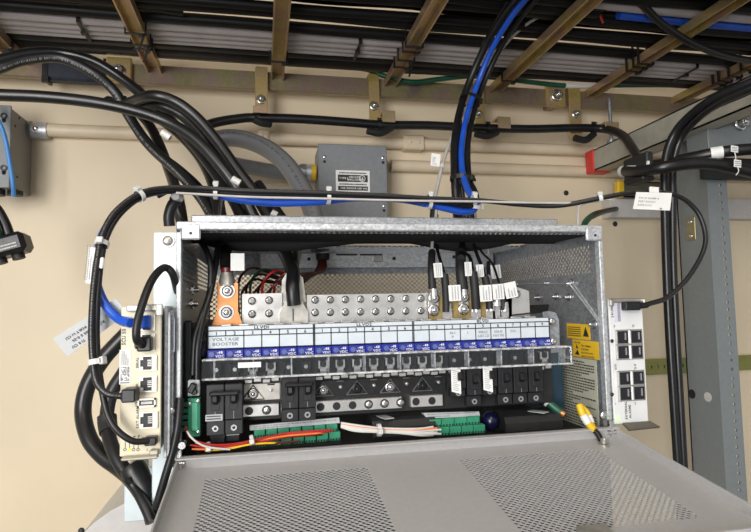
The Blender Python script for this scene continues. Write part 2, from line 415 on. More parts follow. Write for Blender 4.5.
# painted conduits
def conduit(label, x0, x1, y, yref, r, coup=None):
    z = P(yref, y, WY-.013).z; a = Vector((x0, WY-.0135, z)); b2 = Vector((x1, WY-.0135, z))
    t = thing('conduit', label, 'conduit', (a.x, a.y, z), 'painted conduits on the wall')
    part(MB().cyl(a, b2, r, 14), 'pipe', M_cond, t)
    for (xa, xb) in (coup or []):
        s_ = MB().mm((xa, WY-.030, z-r-.003), (xb, WY-.001, z+r+.003), .003)
        for k in (.3, .7): s_.screw((xa+(xb-xa)*k, WY-.030, z), (0, -1, 0), .004)
        part(s_, 'strap', M_cond, t)
    return t
xA = P(44, 128, 1.12).x
conduit('long beige conduit running across the wall just under the black cable', xA, 1.6, 142.5, 370, .0125, [(P(404, 142, 1.12).x, P(425, 142, 1.12).x), (P(258, 135, 1.12).x, P(270, 135, 1.12).x)])
xJ = P(388, 165, 1.11).x
conduit('shorter beige conduit leaving the right side of the grey junction box', xJ+.012, 1.6, 166, 400, .0125)
# ------------------------------------------------------------------ overhead ladder rack
RZ0, RZ1 = CZ+.427, CZ+.464
t = thing('ladder_rack', 'yellow zinc plated cable ladder rack fixed overhead to the wall', 'ladder rack', (.2, 1.10, RZ0))
part(MB().mm((-.95, 1.094, RZ0), (1.6, 1.106, RZ1), .0015), 'side_rail', M_zinc2, t)
part(MB().mm((-.95, .625, RZ0), (1.6, .637, RZ1), .0015), 'side_rail', M_zinc2, t)
RUNGX = [-.655, -.426, -.197, .032, .260, .489, .712, .934, 1.16]
for X in RUNGX:
    mbr = MB(); z0, z1 = CZ+.447, CZ+.462            # a shallow channel open downwards
    mbr.mm((X-.0125, .637, z1-.003), (X+.0125, 1.094, z1))
    mbr.mm((X-.0125, .637, z0), (X-.0100, 1.094, z1-.003)); mbr.mm((X+.0100, .637, z0), (X+.0125, 1.094, z1-.003))
    part(mbr, 'rung', M_zinc, t)
for x, y in ((119, 71.5), (556, 96)):
    c = P(x, y, 1.085); tab = part(MB().mm((c.x-.022, 1.082, RZ0-.004), (c.x+.022, 1.0935, RZ1+.006), .002), 'wall_tab', M_zgold, t)
    part(MB().bolt((c.x, 1.082, c.z), (0, -1, 0), .0085, .012), 'bolt', M_steel, tab)
    part(MB().mm((c.x+.004, 1.107, c.z-.01), (c.x+.024, WY, c.z+.01)), 'standoff', M_zinc2, t)
# navy sleeve around the rail
c0, c1 = P(41, 70, 1.09), P(108, 72, 1.09)
mb = MB().mm((c0.x, 1.090, RZ0-.004), (c1.x, 1.1125, RZ1+.002), .004)
sl = thing('rail_sleeve', 'dark navy foam sleeve wrapped around the overhead rail', 'sleeve', (c0.x, 1.1, RZ0))
part(mb, 'sleeve', M_sleeve, sl)
for xx in (46, 105):
    c = P(xx, 72, 1.09); part(MB().mm((c.x-.003, 1.0885, RZ0-.0065), (c.x+.003, 1.1145, RZ1+.004)).mm((c.x-.005, 1.083, RZ0-.012), (c.x+.006, 1.0885, RZ0+.0)), 'strap', M_btie, sl)
# cables lying on the rungs: (Y, radius, z offset)
ZR = CZ+.4625
def lay(name, Y, z, r, m, label, group, x0=-.95, x1=1.6, cat='cable', wav=.0035, seed=0):
    rnd = random.Random(seed); l = []; x = x0
    while x < x1: l.append(Vector((x, Y+rnd.uniform(-wav, wav), z+rnd.uniform(0, wav*.6)))); x += .15
    l.append(Vector((x1, Y, z))); return cable(name, label, l, r, m, cat, group, 4, 8, True)
LB, GB = 'black cable lying among many black cables on the overhead ladder rack', 'black cables on the ladder rack'
k = 0
for i in range(14):                                    # lowest layer, nearer than the grey bundle
    r = (.0098, .0108, .0112, .0080)[i % 4]; Y = .925-i*.0215
    if i in (1, 4, 9): continue
    x1 = P(600, 5, .79).x if i in (6, 7) else 1.6
    lay('rack_cable', Y, ZR+r, r, M_blk_shade, LB, GB, seed=i, x1=x1, wav=.0012 if i < 1 else .0055)
for i in range(2, 10):                                 # second layer
    Y = .922-i*.026+.006; r = (.0105, .012)[i % 2]
    if i in (5,): continue
    lay('rack_cable', Y, ZR+.0265+r, r, M_blk_shade, LB, GB, seed=40+i, wav=.008)
for i in range(3):                                     # loose cables crossing the gap, sagging up and down
    lay('rack_cable', .899-.004*i, ZR+.008+.010*(i > 0), .0068, M_blk_shade, LB, GB, x0=(-.95, .12, .5)[i], x1=(-.12, .55, 1.6)[i], seed=120+i, wav=.009)
for i, (Y, r) in enumerate(((1.0005, .0066), (.9865, .0066), (.9695, .009), (.9505, .009))):
    lay('grey_rack_cable', Y, ZR+r, r, M_gcab, 'grey cable in the strapped grey bundle on the overhead rack', 'grey cables on the ladder rack', wav=.0010, seed=80+i)
lay('thick_rack_cable', 1.0205, ZR+.0115, .0115, M_blk2, 'medium black cable overhead between the grey bundle and the thickest cable', None, wav=.0006, seed=90)
xs_ = [-.95+.17*i for i in range(16)]; rs_ = [.0225 if x < .30 else max(.0085, .0225-(x-.30)*.045) for x in xs_]
cc_ = catmull([Vector((x, 1.0335+r_, ZR+r_)) for x, r_ in zip(xs_, rs_)], 4); rr_ = [max(.0083, min(.0225, p.z-ZR)) for p in cc_]
solo(MB().tube(cc_, rr_, 12), 'thick_rack_cable', M_blk2, 'thickest black cable overhead, closest to the wall', 'cable')
# blue and grey cables high at the right, nearer the camera (they hang under the black ones)
lay('blue_rack_cable', .796, ZR+.0085, .0085, M_blue, 'dark blue cable hung under the overhead rack at the upper right', None, x0=P(618, 10, .795).x, x1=1.6, seed=91, wav=.002)
lay('grey_rack_cable', .772, ZR+.0095, .0095, M_gcab, 'single grey cable beside the blue cable at the upper right', None, x0=P(585, 2, .772).x, x1=1.6, seed=92, wav=.002)
# green earth wire sagging below the rack
c_ = pts3([(330, 66, 1.082), (365, 69, 1.082), (385, 76, 1.08), (412, 82, 1.074), (440, 79, 1.074), (470, 76, 1.078), (500, 78, 1.078), (530, 82, 1.078), (565, 85.5, 1.078), (600, 85.5, 1.078), (650, 85, 1.08), (690, 86, 1.08), (735, 90, 1.08), (800, 94, 1.08)])
cable('earth_wire', 'green earth wire sagging in front of the wall rail', c_, .0052, M_green, 'cable', world=True)
part_tape = MB().tube(c_[8:10], .006, 10); solo(part_tape, 'white_tape', M_paper, 'white tape wrapped round the green earth wire', 'tape')
# ties round the grey bundle and round the rungs
for x, y in ((85, 21), (357, 45), (684, 67)):
    c = P(x, y, .975); X = c.x
    mb = MB().mm((X-.0028, .940, ZR-.0022), (X+.0028, 1.009, ZR-.0006)).mm((X-.0028, .9385, ZR-.0022), (X+.0028, .9402, ZR+.02)).mm((X-.0028, 1.0085, ZR-.0022), (X+.0028, 1.0102, ZR+.02)).mm((X-.0045, .968, ZR-.0065), (X+.0045, .976, ZR-.0022))
    solo(mb, 'cable_tie', M_btie, 'black cable tie strapped across the grey cable bundle overhead', 'cable tie', 'ties on the grey bundle')
for X, Ys in ((-.197, (.985, .97, .93)), (.032, (1.0,)), (.260, (.905, .925, .96, .99)), (.489, (1.02,)), (.712, (.92, .905, .94)), (.934, (.97, .955, .93, .90)), (-.426, (1.02,))):
    for Y in Ys:
        mb = MB(); y0, y1 = Y-.0026, Y+.0026; z0, z1 = CZ+.4445, CZ+.487
        mb.mm((X-.0160, y0, z0-.002), (X+.0160, y1, z0)).mm((X-.0165, y0, z0-.002), (X-.0145, y1, z1)).mm((X+.0145, y0, z0-.002), (X+.0165, y1, z1)).mm((X+.005, Y-.004, z0-.006), (X+.012, Y+.004, z0-.002))
        if Y in (.93, .96, .97): mb.box((X+.009, Y, z0-.016), (.0035, .0012, .03), rotm(ry=.3))
        solo(mb, 'cable_tie', M_btie, 'black cable tie looped under a zinc rung of the overhead rack', 'cable tie', 'ties under the rungs')
# red wire end sticking out at top
cable('red_wire', 'short red wire end poking out of the overhead cables', [(592, 4, .80), (598, 11, .80), (603, 23, .80)], .0022, M_red)
# black cable crossing below the rack at upper right
cable('loose_cable', 'thin black cable slanting below the rack at the upper right', [(600, -30, .74), (640, 3, .76), (660, 22, .78), (690, 42, .80), (730, 57, .82), (790, 66, .84)], .0062, M_blk)
# ------------------------------------------------------------------ hanging clamps under the rail with the long cable they carry
LC = pts3([(196, 129, 1.05), (218, 122, 1.065), (245, 118, 1.07), (262, 118, 1.07), (300, 119, 1.07), (345, 122, 1.07), (385, 125, 1.07), (430, 125.5, 1.07), (480, 128, 1.07), (530, 129, 1.07), (575, 128, 1.07), (604, 129, 1.06), (622, 135, 1.0), (632, 148, .92), (640, 161, .85), (655, 165, .79), (690, 158, .735), (730, 151, .70), (800, 146, .66)])
cl_, LCc = cable('clamped_cable', 'long black cable carried by the zinc clamps below the rail', LC, .0088, M_blk2, world=True)
def clamp(label, xs, ytop, ybot, bolt, hook, sad):
    x0, x1 = xs; a = P(x0, ytop, 1.083); b2 = P(x1, ybot, 1.083); zt = max(a.z, RZ1+.004)
    t = thing('cable_clamp', label, 'clamp', ((a.x+b2.x)/2, 1.085, b2.z), 'zinc clamps hanging from the rail')
    part(MB().mm((a.x, 1.0805, b2.z), (b2.x, 1.0845, zt), .0008).mm((a.x, 1.0845, zt-.004), (b2.x, 1.108, zt)), 'strap', M_zgold, t)
    c = P(*bolt, 1.0805); part(MB().bolt((c.x, 1.0805, c.z), (0, -1, 0), .0062, .008), 'bolt', M_steel, t)
    h0, h1 = P(hook[0], hook[1], 1.055), P(hook[2], hook[3], 1.055)
    part(MB().mm((h0.x, 1.050, h1.z), (h1.x, 1.0535, h0.z), .0008).mm((h0.x, 1.0535, h0.z-.0035), (h1.x, 1.0805, h0.z)), 'hook', M_zgold, t)
    s0, s1 = P(sad[0], sad[1], 1.07), P(sad[2], sad[3], 1.07)
    part(MB().tube(catmull([Vector((s0.x, 1.055, s0.z)), Vector(((s0.x+s1.x)/2, 1.06, min(s0.z, s1.z)-.002)), Vector((s1.x, 1.07, s1.z))], 4), .0075, 8), 'saddle', M_blkm, t)
clamp('leftmost zinc clamp hanging from the rail, hook facing the front', (255, 268), 70, 107, (261, 99.5), (253, 106, 268, 114), (254, 122, 270, 124))
clamp('zinc clamp with side hook right above the grey junction box', (368.5, 380), 79, 127, (374, 106), (382, 111, 395, 123), (366, 133, 392, 127))
clamp('zinc clamp with side hook just right of the blue vertical cable', (474, 485), 96, 131, (478, 114), (497, 117, 510, 129), (473, 136, 497, 132))
clamp('zinc clamp with side hook above the red strut cap', (568, 582), 90, 140, (576, 114), (604, 122, 618, 131), (571, 140, 594, 134))
for x, y in ((258, 119), (377, 125), (490, 128.5), (595, 129)):
    i = near(LCc, x, y); tie(LCc[i], tdir(LCc, i), .0092, M_btie, 'black cable tie fixing the long cable to a hanging clamp', 'ties at the hanging clamps', .006, Vector((0, -.4, 1)), .012)
# ------------------------------------------------------------------ grey junction box
jy = 1.06; a = P(318.5, 180, jy); b2 = P(387.5, 180, jy); zt = P(350, 144.5, jy).z; zb = P(350, 219, jy).z
t = thing('junction_box', 'small grey steel junction box on the wall with a black and white rating label', 'junction box', ((a.x+b2.x)/2, 1.1, zb))
part(MB().mm((a.x+.002, jy+.004, zb+.002), (b2.x-.002, WY, zt-.002)), 'body', M_grey, t)
cv = part(MB().mm((a.x, jy, zb), (b2.x, jy+.004, zt), .0015), 'cover', M_grey, t)
for x, y in ((319.5+5, 158), (383, 159), (384, 207)):
    c = P(x, y, jy); part(MB().screw((c.x, jy, c.z+.002), (0, -1, 0), .0038), 'screw', M_steel, cv)
    part(MB().cyl((c.x, jy-.0006, c.z-.007), (c.x, jy+.001, c.z-.007), .003, 10), 'keyhole', M_dark, cv)
o = P(336, 191.5, jy); e = P(369.5, 171, jy); o.y = e.y = jy-.0006; W, H = e.x-o.x, e.z-o.z
lb = part(MB().mm((o.x, jy-.0006, o.z), (e.x, jy, e.z)), 'rating_label', M_paper, t)
bands = MB(); rect(bands, o+UX*W*.06+UZ*H*.46, UX, UZ, W*.88, H*.33); rect(bands, o+UX*W*.06+UZ*H*.06, UX, UZ, W*.88, H*.2); part(bands, 'black_band', M_ink, lb)
q = MB(); text(q, 'TYPE 1', o+UX*W*.1+UZ*H*.58, UX, UZ, H*.09, .0009); text(q, 'CIRCUIT', o+UX*W*.38+UZ*H*.64, UX, UZ, H*.09, .0009); text(q, 'ENCLOSURE', o+UX*W*.34+UZ*H*.52, UX, UZ, H*.09, .0009)
text(q, 'UL', o+UX*W*.775+UZ*H*.57, UX, UZ, H*.12, .0009, True); q.ring(o+UX*W*.775+UZ*H*.625-UY*.0009, UY, H*.125, H*.15, .0002, 18)
text(q, 'FOR INDOOR USE ONLY', o+UX*W*.14+UZ*H*.12, UX, UZ, H*.08, .0009); part(q, 'lettering', M_paper, lb)
q = MB(); dashes(q, o+UX*W*.1+UZ*H*.82, UX, UZ, W*.8, H*.13, 1, 3); dashes(q, o+UX*W*.1+UZ*H*.29, UX, UZ, W*.8, H*.14, 1, 4); part(q, 'small_print', M_ink, lb)
# knockout fitting and elbow stub on its left side
z = P(312, 172, 1.10).z; xs_ = P(312, 172, 1.10).x; xb = a.x
fit = thing('conduit_fitting', 'grey conduit fitting with a yellow bushing on the left of the junction box', 'fitting', (xs_, 1.105, z))
part(MB().cyl((xb-.001, 1.105, z), (xb-.010, 1.105, z), .0155, 16), 'bushing', M_yelcap, fit)
part(MB().cyl((xb-.010, 1.105, z), (xb-.020, 1.105, z), .0165, 6), 'locknut', M_galv, fit)
part(MB().cyl((xb-.020, 1.105, z), (xb-.032, 1.105, z), .0175, 8), 'hex_body', M_galvd, fit)
gl = catmull([Vector((xb-.032, 1.105, z)), Vector((xb-.07, 1.105, z-.001)), Vector((xb-.13, 1.10, z+.006)), Vector((xb-.18, 1.09, z+.012))], 6)
part(MB().tube(gl, .0145, 12), 'stub', M_grey, fit)
for xx in (390.5,):
    c = P(xx, 165, 1.10); mbx = MB().cyl((b2.x, 1.115, c.z+.006), (b2.x+.012, 1.115, c.z+.006), .007, 8).cyl((b2.x, 1.115, c.z-.012), (b2.x+.010, 1.115, c.z-.012), .006, 8)
    part(mbx, 'side_screw', M_galvd, t)
# ------------------------------------------------------------------ left wall box
ly = 1.056; xr = P(9.5, 150, ly).x; zt = P(9.5, 107, ly).z; zb = P(9.5, 186, ly).z
t = thing('wall_enclosure', 'grey steel wall enclosure cut off by the left picture edge', 'enclosure', (xr-.06, 1.1, zb))
part(MB().mm((xr-.16, ly+.004, zb), (xr, WY, zt), .002), 'body', M_grey2, t)
part(MB().mm((xr-.16, ly, zb-.003), (xr+.001, ly+.004, zt+.003), .001), 'cover', M_grey, t)
for yy in (116, 168):
    c = P(4, yy, ly); part(MB().ring((c.x, ly-.001, c.z), UY, .003, .0055, .002, 12).cyl((c.x, ly-.002, c.z-.006), (c.x, ly+.001, c.z-.010), .003, 8), 'latch', M_dark, t)
for x, y in ((19, 118), (17, 177), (15, 126)):
    c = PX(x, y, xr); part(MB().cyl(c, c+UX*.0012, .0022, 8), 'rivet', M_dark, t)
zc = P(36, 128, 1.12).z
f2 = thing('conduit_fitting', 'silver set screw connector where the beige conduit meets the left enclosure', 'fitting', (xr, 1.135, zc))
part(MB().cyl((xr, WY-.0135, zc), (xr+.006, WY-.0135, zc), .0175, 12), 'locknut', M_galvd, f2)
part(MB().cyl((xr+.006, WY-.0135, zc), (xA+.002, WY-.0135, zc), .0155, 14), 'sleeve', M_galv, f2)
part(MB().screw((xr+.016, WY-.029, zc), (0, -1, 0), .005), 'set_screw', M_steel, f2)
c = P(14, 193, 1.075); part(MB().cyl((c.x-.03, 1.08, zb-.002), (c.x-.03, 1.08, zb-.012), .014, 10).cyl((c.x-.004, 1.09, zb-.002), (c.x-.004, 1.09, zb-.010), .013, 8), 'cable_gland', M_blkm, t)
cable('blue_patch_cable', 'light blue cable hanging in front of the left wall enclosure', [(-14, 100, 1.02), (0, 124, 1.025), (6, 142, 1.03), (10, 165, 1.035), (13, 185, 1.04), (13.5, 196, 1.05)], .0035, M_lblue)
# black plug hanging at left
t = thing('power_plug', 'black moulded power connector hanging at the left picture edge', 'plug', P(10, 262, .9))
c = P(6, 247, .9); rot = rotm(ry=R(-17))
part(MB().box(c, (.062, .038, .030), rot, .006).box(c+Vector((.020, 0, .008)), (.018, .030, .022), rot, .004), 'housing', M_blkp, t)
part(MB().cyl(c+rot@Vector((.012, 0, -.010)), c+rot@Vector((.012, 0, -.022)), .0085, 12).cyl(c+rot@Vector((-.012, 0, -.010)), c+rot@Vector((-.012, 0, -.022)), .0085, 12), 'socket', M_blkm, t)
q = MB(); ru, rv = rot@UX, rot@UZ
text(q, 'CEC', c-UY*.0193+ru*-.010+rv*.004, ru, rv, .0035); dashes(q, c-UY*.0193+ru*-.009-rv*.008, ru, rv, .030, .009, 2, 9); part(q, 'lettering', M_gwire, t)
part(MB().tube(catmull(pts3([(-25, 190, .9), (-6, 206, .9), (4, 222, .9), (10, 238, .9)]), 5), .0075, 10), 'cable', M_blk, t)
part(MB().tube(catmull(pts3([(-28, 205, .88), (-10, 218, .885), (-3, 232, .89), (0, 242, .9)]), 5), .006, 10), 'cable', M_green, t)
# ------------------------------------------------------------------ right: rack upright, struts, trough
fy = .85; xl = P(708, 200, fy).x; xr2 = P(728, 200, fy).x; back = PX(676.5, 200, xl).y; zt = CZ+.30; zb = 0
t = thing('rack_upright', 'tall grey steel rack upright with a row of mounting holes', 'rack', ((xl+xr2)/2, .88, 0))
ztp = P(706, 124, fy).z
part(MB().mm((xl, fy, zb), (xl+.003, back, ztp)), 'web', M_rack, t)
mbf = MB(); nz = 66; pitch = .0159; z0 = CZ+.20; hz = .0032
# flange with real holes: perforated strip
L = 1.0; cells = int(L/.0148); xa, xb = xl+.003, xr2; xm = xa+(xb-xa)*.62
zz = P(722, 185, fy).z; seq = [.0159, .0159, .0127]; i = 0; prev = zz+.02
def flange(mbf, xa, xb, xm, z1, z0, holes, r, y0, y1):
    s_ = r*.85; zs = z1
    for hc in holes:
        mbf.mm((xa, y0, hc+s_), (xb, y1, zs)); mbf.mm((xa, y0, hc-s_), (xm-s_, y1, hc+s_)); mbf.mm((xm+s_, y0, hc-s_), (xb, y1, hc+s_)); zs = hc-s_
    mbf.mm((xa, y0, z0), (xb, y1, zs))
hs = []
while zz > CZ-.62: hs.append(zz); zz -= seq[i % 3]; i += 1
flange(mbf, xa, xb, xm, ztp, 0, hs, .0029, fy, fy+.003); part(mbf, 'mounting_flange', M_rack, t)
part(MB().mm((xl, back-.003, 0), (xl+.03, back, ztp)), 'rear_flange', M_rack, t)
c = PX(691.5, 229, xl)
pl = part(MB().mm((xl-.002, c.y-.011, c.z-.021), (xl, c.y+.011, c.z+.021), .0008), 'bracket_plate', M_zinc2, t)
for dz in (.013, -.013): part(MB().screw((xl-.002, c.y, c.z+dz), (-1, 0, 0), .0045), 'screw', M_steel, pl)
for x, y in ((692, 394), (708, 397)):
    c = PX(x, y, xl); part(MB().cyl(c-UX*.0008, c+UX*.001, .0085, 18), 'knockout', M_dark, t) if x < 700 else part(MB().cyl(c-UX*.0008, c+UX*.001, .0085, 18), 'knockout', M_wirew, t)
# equipment chassis carried in the rack
c0 = P(707, 122, .80); zc0 = P(707, 151, .80).z; zc1 = P(712, 124, .80).z
t = thing('rack_chassis', 'grey chassis mounted in the rack at the upper right corner', 'chassis', (c0.x+.15, .85, zc0))
x0 = P(707.5, 130, .80).x
part(MB().mm((x0, .800, zc0), (x0+.35, .803, zc1), .001), 'front_panel', M_rack, t)
part(MB().mm((x0, .803, zc0), (x0+.003, .848, zc1)), 'side_panel', M_rack, t)
pz = zc1
poly = [Vector((x0, .80, pz)), Vector((x0+.35, .80, pz)), Vector((x0+.35, .797, pz+.034)), Vector((x0+.035, .797, pz+.034)), Vector((x0+.005, .798, pz+.008))]
part(MB().prism(poly, Vector((0, .004, 0))), 'top_gusset', M_rack, t)
c = P(744, 122, .79); part(MB().bolt((c.x, .797, c.z), (0, -1, 0), .008, .011), 'bolt', M_steel, t)
part(MB().mm((x0+.020, .835, zc0-.038), (x0+.35, .845, zc0)), 'shade_panel', M_blkm, t)  # black sheet painting the shade of the space below the chassis
# strut with red cap (runs towards the camera), hung on a threaded rod
sX = P(586.5, 160, 1.125).x; sz0 = P(590, 173, 1.12).z; sz1 = P(590, 153, 1.12).z
t = thing('strut_channel', 'olive grey strut running out from the wall with a red end cap', 'strut', (sX+.02, 1.0, sz0))
part(MB().mm((sX, .42, sz0), (sX+.0025, 1.11, sz1)).mm((sX, .42, sz0), (sX+.040, 1.11, sz0+.0025)).mm((sX+.0375, .42, sz0), (sX+.040, 1.11, sz1)).mm((sX, .42, sz1-.0025), (sX+.012, 1.11, sz1)).mm((sX+.028, .42, sz1-.0025), (sX+.040, 1.11, sz1)), 'channel', M_olive, t)
part(MB().mm((sX-.0025, 1.095, sz0-.0025), (sX+.0425, 1.128, sz1+.0025), .003), 'end_cap', M_redcap, t)
c = P(607, 118, 1.075); part(MB().cyl((sX+.02, 1.06, sz1-.012), (sX+.02, 1.06, RZ0+.01), .0038, 10), 'threaded_rod', M_galvd, t)
part(MB().cyl((sX+.02, 1.06, sz1+.002), (sX+.02, 1.06, sz1+.012), .009, 6).cyl((sX+.02, 1.06, sz1), (sX+.02, 1.06, sz1+.002), .014, 14), 'nut', M_galvd, t)
# pale trough and olive strut with yellow cap
ty = 1.118; tx = P(610, 205, ty).x; tz0 = P(608.5, 217, ty).z; tz1 = P(608.5, 197.5, ty).z
t = thing('wire_trough', 'pale grey steel wire trough running right along the wall', 'trough', (tx+.3, 1.1, tz0))
part(MB().mm((tx, ty, tz0), (tx+1.1, ty+.003, tz1), .001).mm((tx, ty+.003, tz0), (tx+1.1, WY, tz0+.003)).mm((tx, ty+.003, tz0+.003), (tx+.003, WY, tz1)), 'body', M_wirew, t)
part(MB().mm((tx+.002, ty-.001, tz1-.001), (tx+1.1, WY, tz1+.002)), 'lip', M_wirew, t)
yx = P(617.5, 190, 1.10).x; yz0 = P(620, 197, 1.10).z; yz1 = P(620, 181, 1.10).z
t = thing('strut_channel', 'short olive strut with a yellow end cap above the pale trough', 'strut', (yx+.3, 1.05, yz0))
part(MB().mm((yx+.012, 1.10, yz0), (yx+.19, 1.103, yz1)).mm((yx+.012, 1.10, yz1-.003), (yx+.19, 1.13, yz1)).mm((yx+.012, 1.10, yz0), (yx+.19, 1.13, yz0+.003)), 'channel', mat('dark_olive_strut', (.13, .12, .08), .45, .4, .1, 50), t)
part(MB().mm((yx, 1.097, yz0-.0005), (yx+.018, 1.115, yz1+.002), .004), 'end_cap', M_yelcap, t)
# perforated zinc rail on the wall
c0, c1 = P(640, 367, 1.14), P(780, 372, 1.14); z0, z1 = P(660, 374.5, 1.14).z, P(660, 359, 1.14).z
hs = [c0.x+.012+.0165*i for i in range(16)]
mb = MB(); zm = (z0+z1)/2; xs = c0.x-.05
for hx in hs:
    mb.mm((xs, 1.140, z0), (hx-.0028, 1.143, z1)); mb.mm((hx-.0028, 1.14, z0), (hx+.0028, 1.143, zm-.0035)); mb.mm((hx-.0028, 1.14, zm+.0035), (hx+.0028, 1.143, z1)); xs = hx+.0028
mb.mm((xs, 1.14, z0), (c1.x, 1.143, z1))
t = thing('mounting_rail', 'perforated yellow zinc rail on the wall between right module and rack', 'rail', (c0.x, 1.14, z0)); part(mb, 'bar', mat_zinc('green_zinc', [(.22, .24, .06), (.34, .33, .10), (.28, .34, .12)]), t)
part(MB().mm((c0.x-.05, 1.1435, z0+.002), (c1.x, 1.1495, z0+.006)).mm((c0.x-.05, 1.1435, z1-.006), (c1.x, 1.1495, z1-.002)), 'standoff', M_zinc, t)
# ================================================================== THE DISTRIBUTION CABINET
X0, X1, Y0, Y1, Z0, Z1 = -.086, .400, .600, .925, CZ-.158, CZ+.0905
cab = thing('distribution_cabinet', 'open galvanised power distribution cabinet with its perforated door folded down', 'cabinet', ((X0+X1)/2, (Y0+Y1)/2, Z0))
T = .0015
# front frame: top rim, corner tabs, side flanges
part(MB().mm((X0, Y0-.001, Z1-.0085), (X1, Y0+.012, Z1), .0012), 'front_rim', M_galv, cab)
for xa, xb, xh in ((X0+.005, X0+.024, X0+.0145), (X1-.022, X1-.001, X1-.011)):
    tb = part(MB().mm((xa, Y0-.002, Z1-.019), (xb, Y0+.003, Z1-.002), .0015), 'corner_tab', M_galv, cab)
    part(MB().cyl((xh, Y0-.0024, Z1-.0125), (xh, Y0-.001, Z1-.0125), .0016, 10), 'tab_hole', M_dark, tb)
part(MB().mm((X0, Y0, Z0), (X0+.005, Y0+.010, Z1-.011), .0008), 'side_flange', M_galv, cab)
part(MB().mm((X1-.005, Y0, Z0), (X1, Y0+.010, Z1-.011), .0008), 'side_flange', M_galv, cab)
# top: front shelf with a row of slots, upstanding rear lip, curved black flap below, rear strip perforated
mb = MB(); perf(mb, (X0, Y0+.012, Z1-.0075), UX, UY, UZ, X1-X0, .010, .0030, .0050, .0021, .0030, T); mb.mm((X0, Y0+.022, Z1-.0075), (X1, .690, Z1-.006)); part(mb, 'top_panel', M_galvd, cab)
part(MB().mm((X0+.004, Y0+.020, Z1-.0092), (X1-.004, .7005, Z1-.0077)), 'underside_dark_sheet', M_bsheet, cab)  # added black sheet that darkens the underside of the top panel
zl_ = P(280, 215.6, .69).z
part(MB().mm((P(191, 217, .69).x, .690, Z1-.0075), (P(558, 218, .69).x, .700, zl_), .0015), 'top_lip', M_galv, cab)
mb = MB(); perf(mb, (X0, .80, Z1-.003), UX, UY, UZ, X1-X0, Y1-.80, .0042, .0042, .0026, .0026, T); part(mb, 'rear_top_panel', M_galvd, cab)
fl = []; N = 48
FE = [(187, 237), (200, 243), (220, 248.5), (245, 251), (290, 251), (330, 246.5), (380, 241.5), (410, 243.5), (440, 249), (462, 251.5), (490, 248.5), (520, 242), (556, 234.5)]
fp_ = catmull([P(x, y, .706) for x, y in FE], 4); N = len(fp_)-1
for q in fp_: fl.append((q.x, max(.004, Z1-.0065-q.z)))
poly = [Vector((x, .702, Z1-.005)) for x, d in fl[::-1]]; poly = [Vector((x, .702-.03*(d/.03), Z1-.005-d)) for x, d in fl]+poly
mbq = MB(); n_ = N+1
top = [Vector((x, .7005, Z1-.0065)) for x, d in fl]; mid = [Vector((x, .703, Z1-.0065-d*.6)) for x, d in fl]; bot = [Vector((x, .706, Z1-.0065-d)) for x, d in fl]
vv = top+mid+bot+[p+UY*.003 for p in top+mid+bot]; ff = []
for L0 in (0, 3*n_):
    for k_ in (0, n_):
        ff += [(L0+k_+i, L0+k_+i+1, L0+k_+n_+i+1, L0+k_+n_+i) for i in range(N)]
ff += [(2*n_+i, 2*n_+i+1, 5*n_+i+1, 5*n_+i) for i in range(N)]+[(i, i+1, 3*n_+i+1, 3*n_+i) for i in range(N)]
mbq.add(vv, ff, True); part(mbq, 'black_flap', M_bsheet, cab)
# sides: perforated upper field, plain lower field
zp0, zp1 = CZ+.033, CZ+.071
def side(X, nx, ya, yb):
    mb = MB()
    nn = Vector((nx, 0, 0)); o = Vector((X, ya, zp0)); 
    perf(mb, o, UY, UZ, nn, yb-ya, zp1-zp0, .0040, .0036, .0026, .0023, T)
    xa, xb = sorted((X, X-nx*T))
    mb.mm((xa, Y0+.010, zp1), (xb, Y1, Z1-.001)); mb.mm((xa, Y0+.010, Z0), (xb, Y1, zp0)); mb.mm((xa, Y0+.010, zp0), (xb, ya, zp1)); mb.mm((xa, yb, zp0), (xb, Y1, zp1)); return mb
mb = MB(); zq_ = CZ+.024; perf(mb, (X0+.0035, .615, zq_), UY, UZ, UX, .29, zp1-zq_, .0060, .0058, .0055, .0027, .0005)
xa_, xb_ = X0+.0025, X0+.0035
mb.mm((xa_, Y0+.010, zp1), (xb_, Y1, Z1-.001)); mb.mm((xa_, Y0+.010, Z0), (xb_, Y1, zq_)); mb.mm((xa_, Y0+.010, zq_), (xb_, .615, zp1)); mb.mm((xa_, .905, zq_), (xb_, Y1, zp1))
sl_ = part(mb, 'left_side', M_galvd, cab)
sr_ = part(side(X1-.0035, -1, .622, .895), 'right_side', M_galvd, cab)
XR = X1-.0035; XL = X0+.0035
# rear wall: solid lower, perforated middle band, ridged upper strip with slots and screws
zr0, zr1 = P(350, 293, Y1).z-.04, P(350, 273, Y1).z
mb = MB(); perf(mb, (XL, Y1, zr0), UX, UZ, (0, -1, 0), XR-XL, zr1-zr0, .0040, .0036, .0027, .0023, T); part(mb, 'rear_mesh', mat('perforated_rear_steel', (.42, .42, .41), .45, .5, .15, 300, kind='voronoi', lo=.1, hi=.9), cab)
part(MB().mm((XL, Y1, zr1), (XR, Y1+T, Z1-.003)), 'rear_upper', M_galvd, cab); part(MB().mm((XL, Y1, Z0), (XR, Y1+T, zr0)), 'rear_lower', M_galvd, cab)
zz0, zz1 = P(350, 268, Y1-.012).z, P(350, 253, Y1-.012).z
rb = part(MB().mm((XL+.08, Y1-.014, zz0), (XR-.002, Y1-.012, zz1), .0006).mm((XL+.08, Y1-.012, zz1-.002), (XR-.002, Y1, zz1)), 'rear_ledge', M_galv, cab)
for xa, xb in ((336, 357), (360, 382)):
    a, b2 = P(xa, 254.8, Y1-.014), P(xb, 253.6, Y1-.014); part(MB().mm((a.x, Y1-.0150, a.z-.0012), (b2.x, Y1-.0138, a.z+.0014)), 'slot', M_dark, rb)
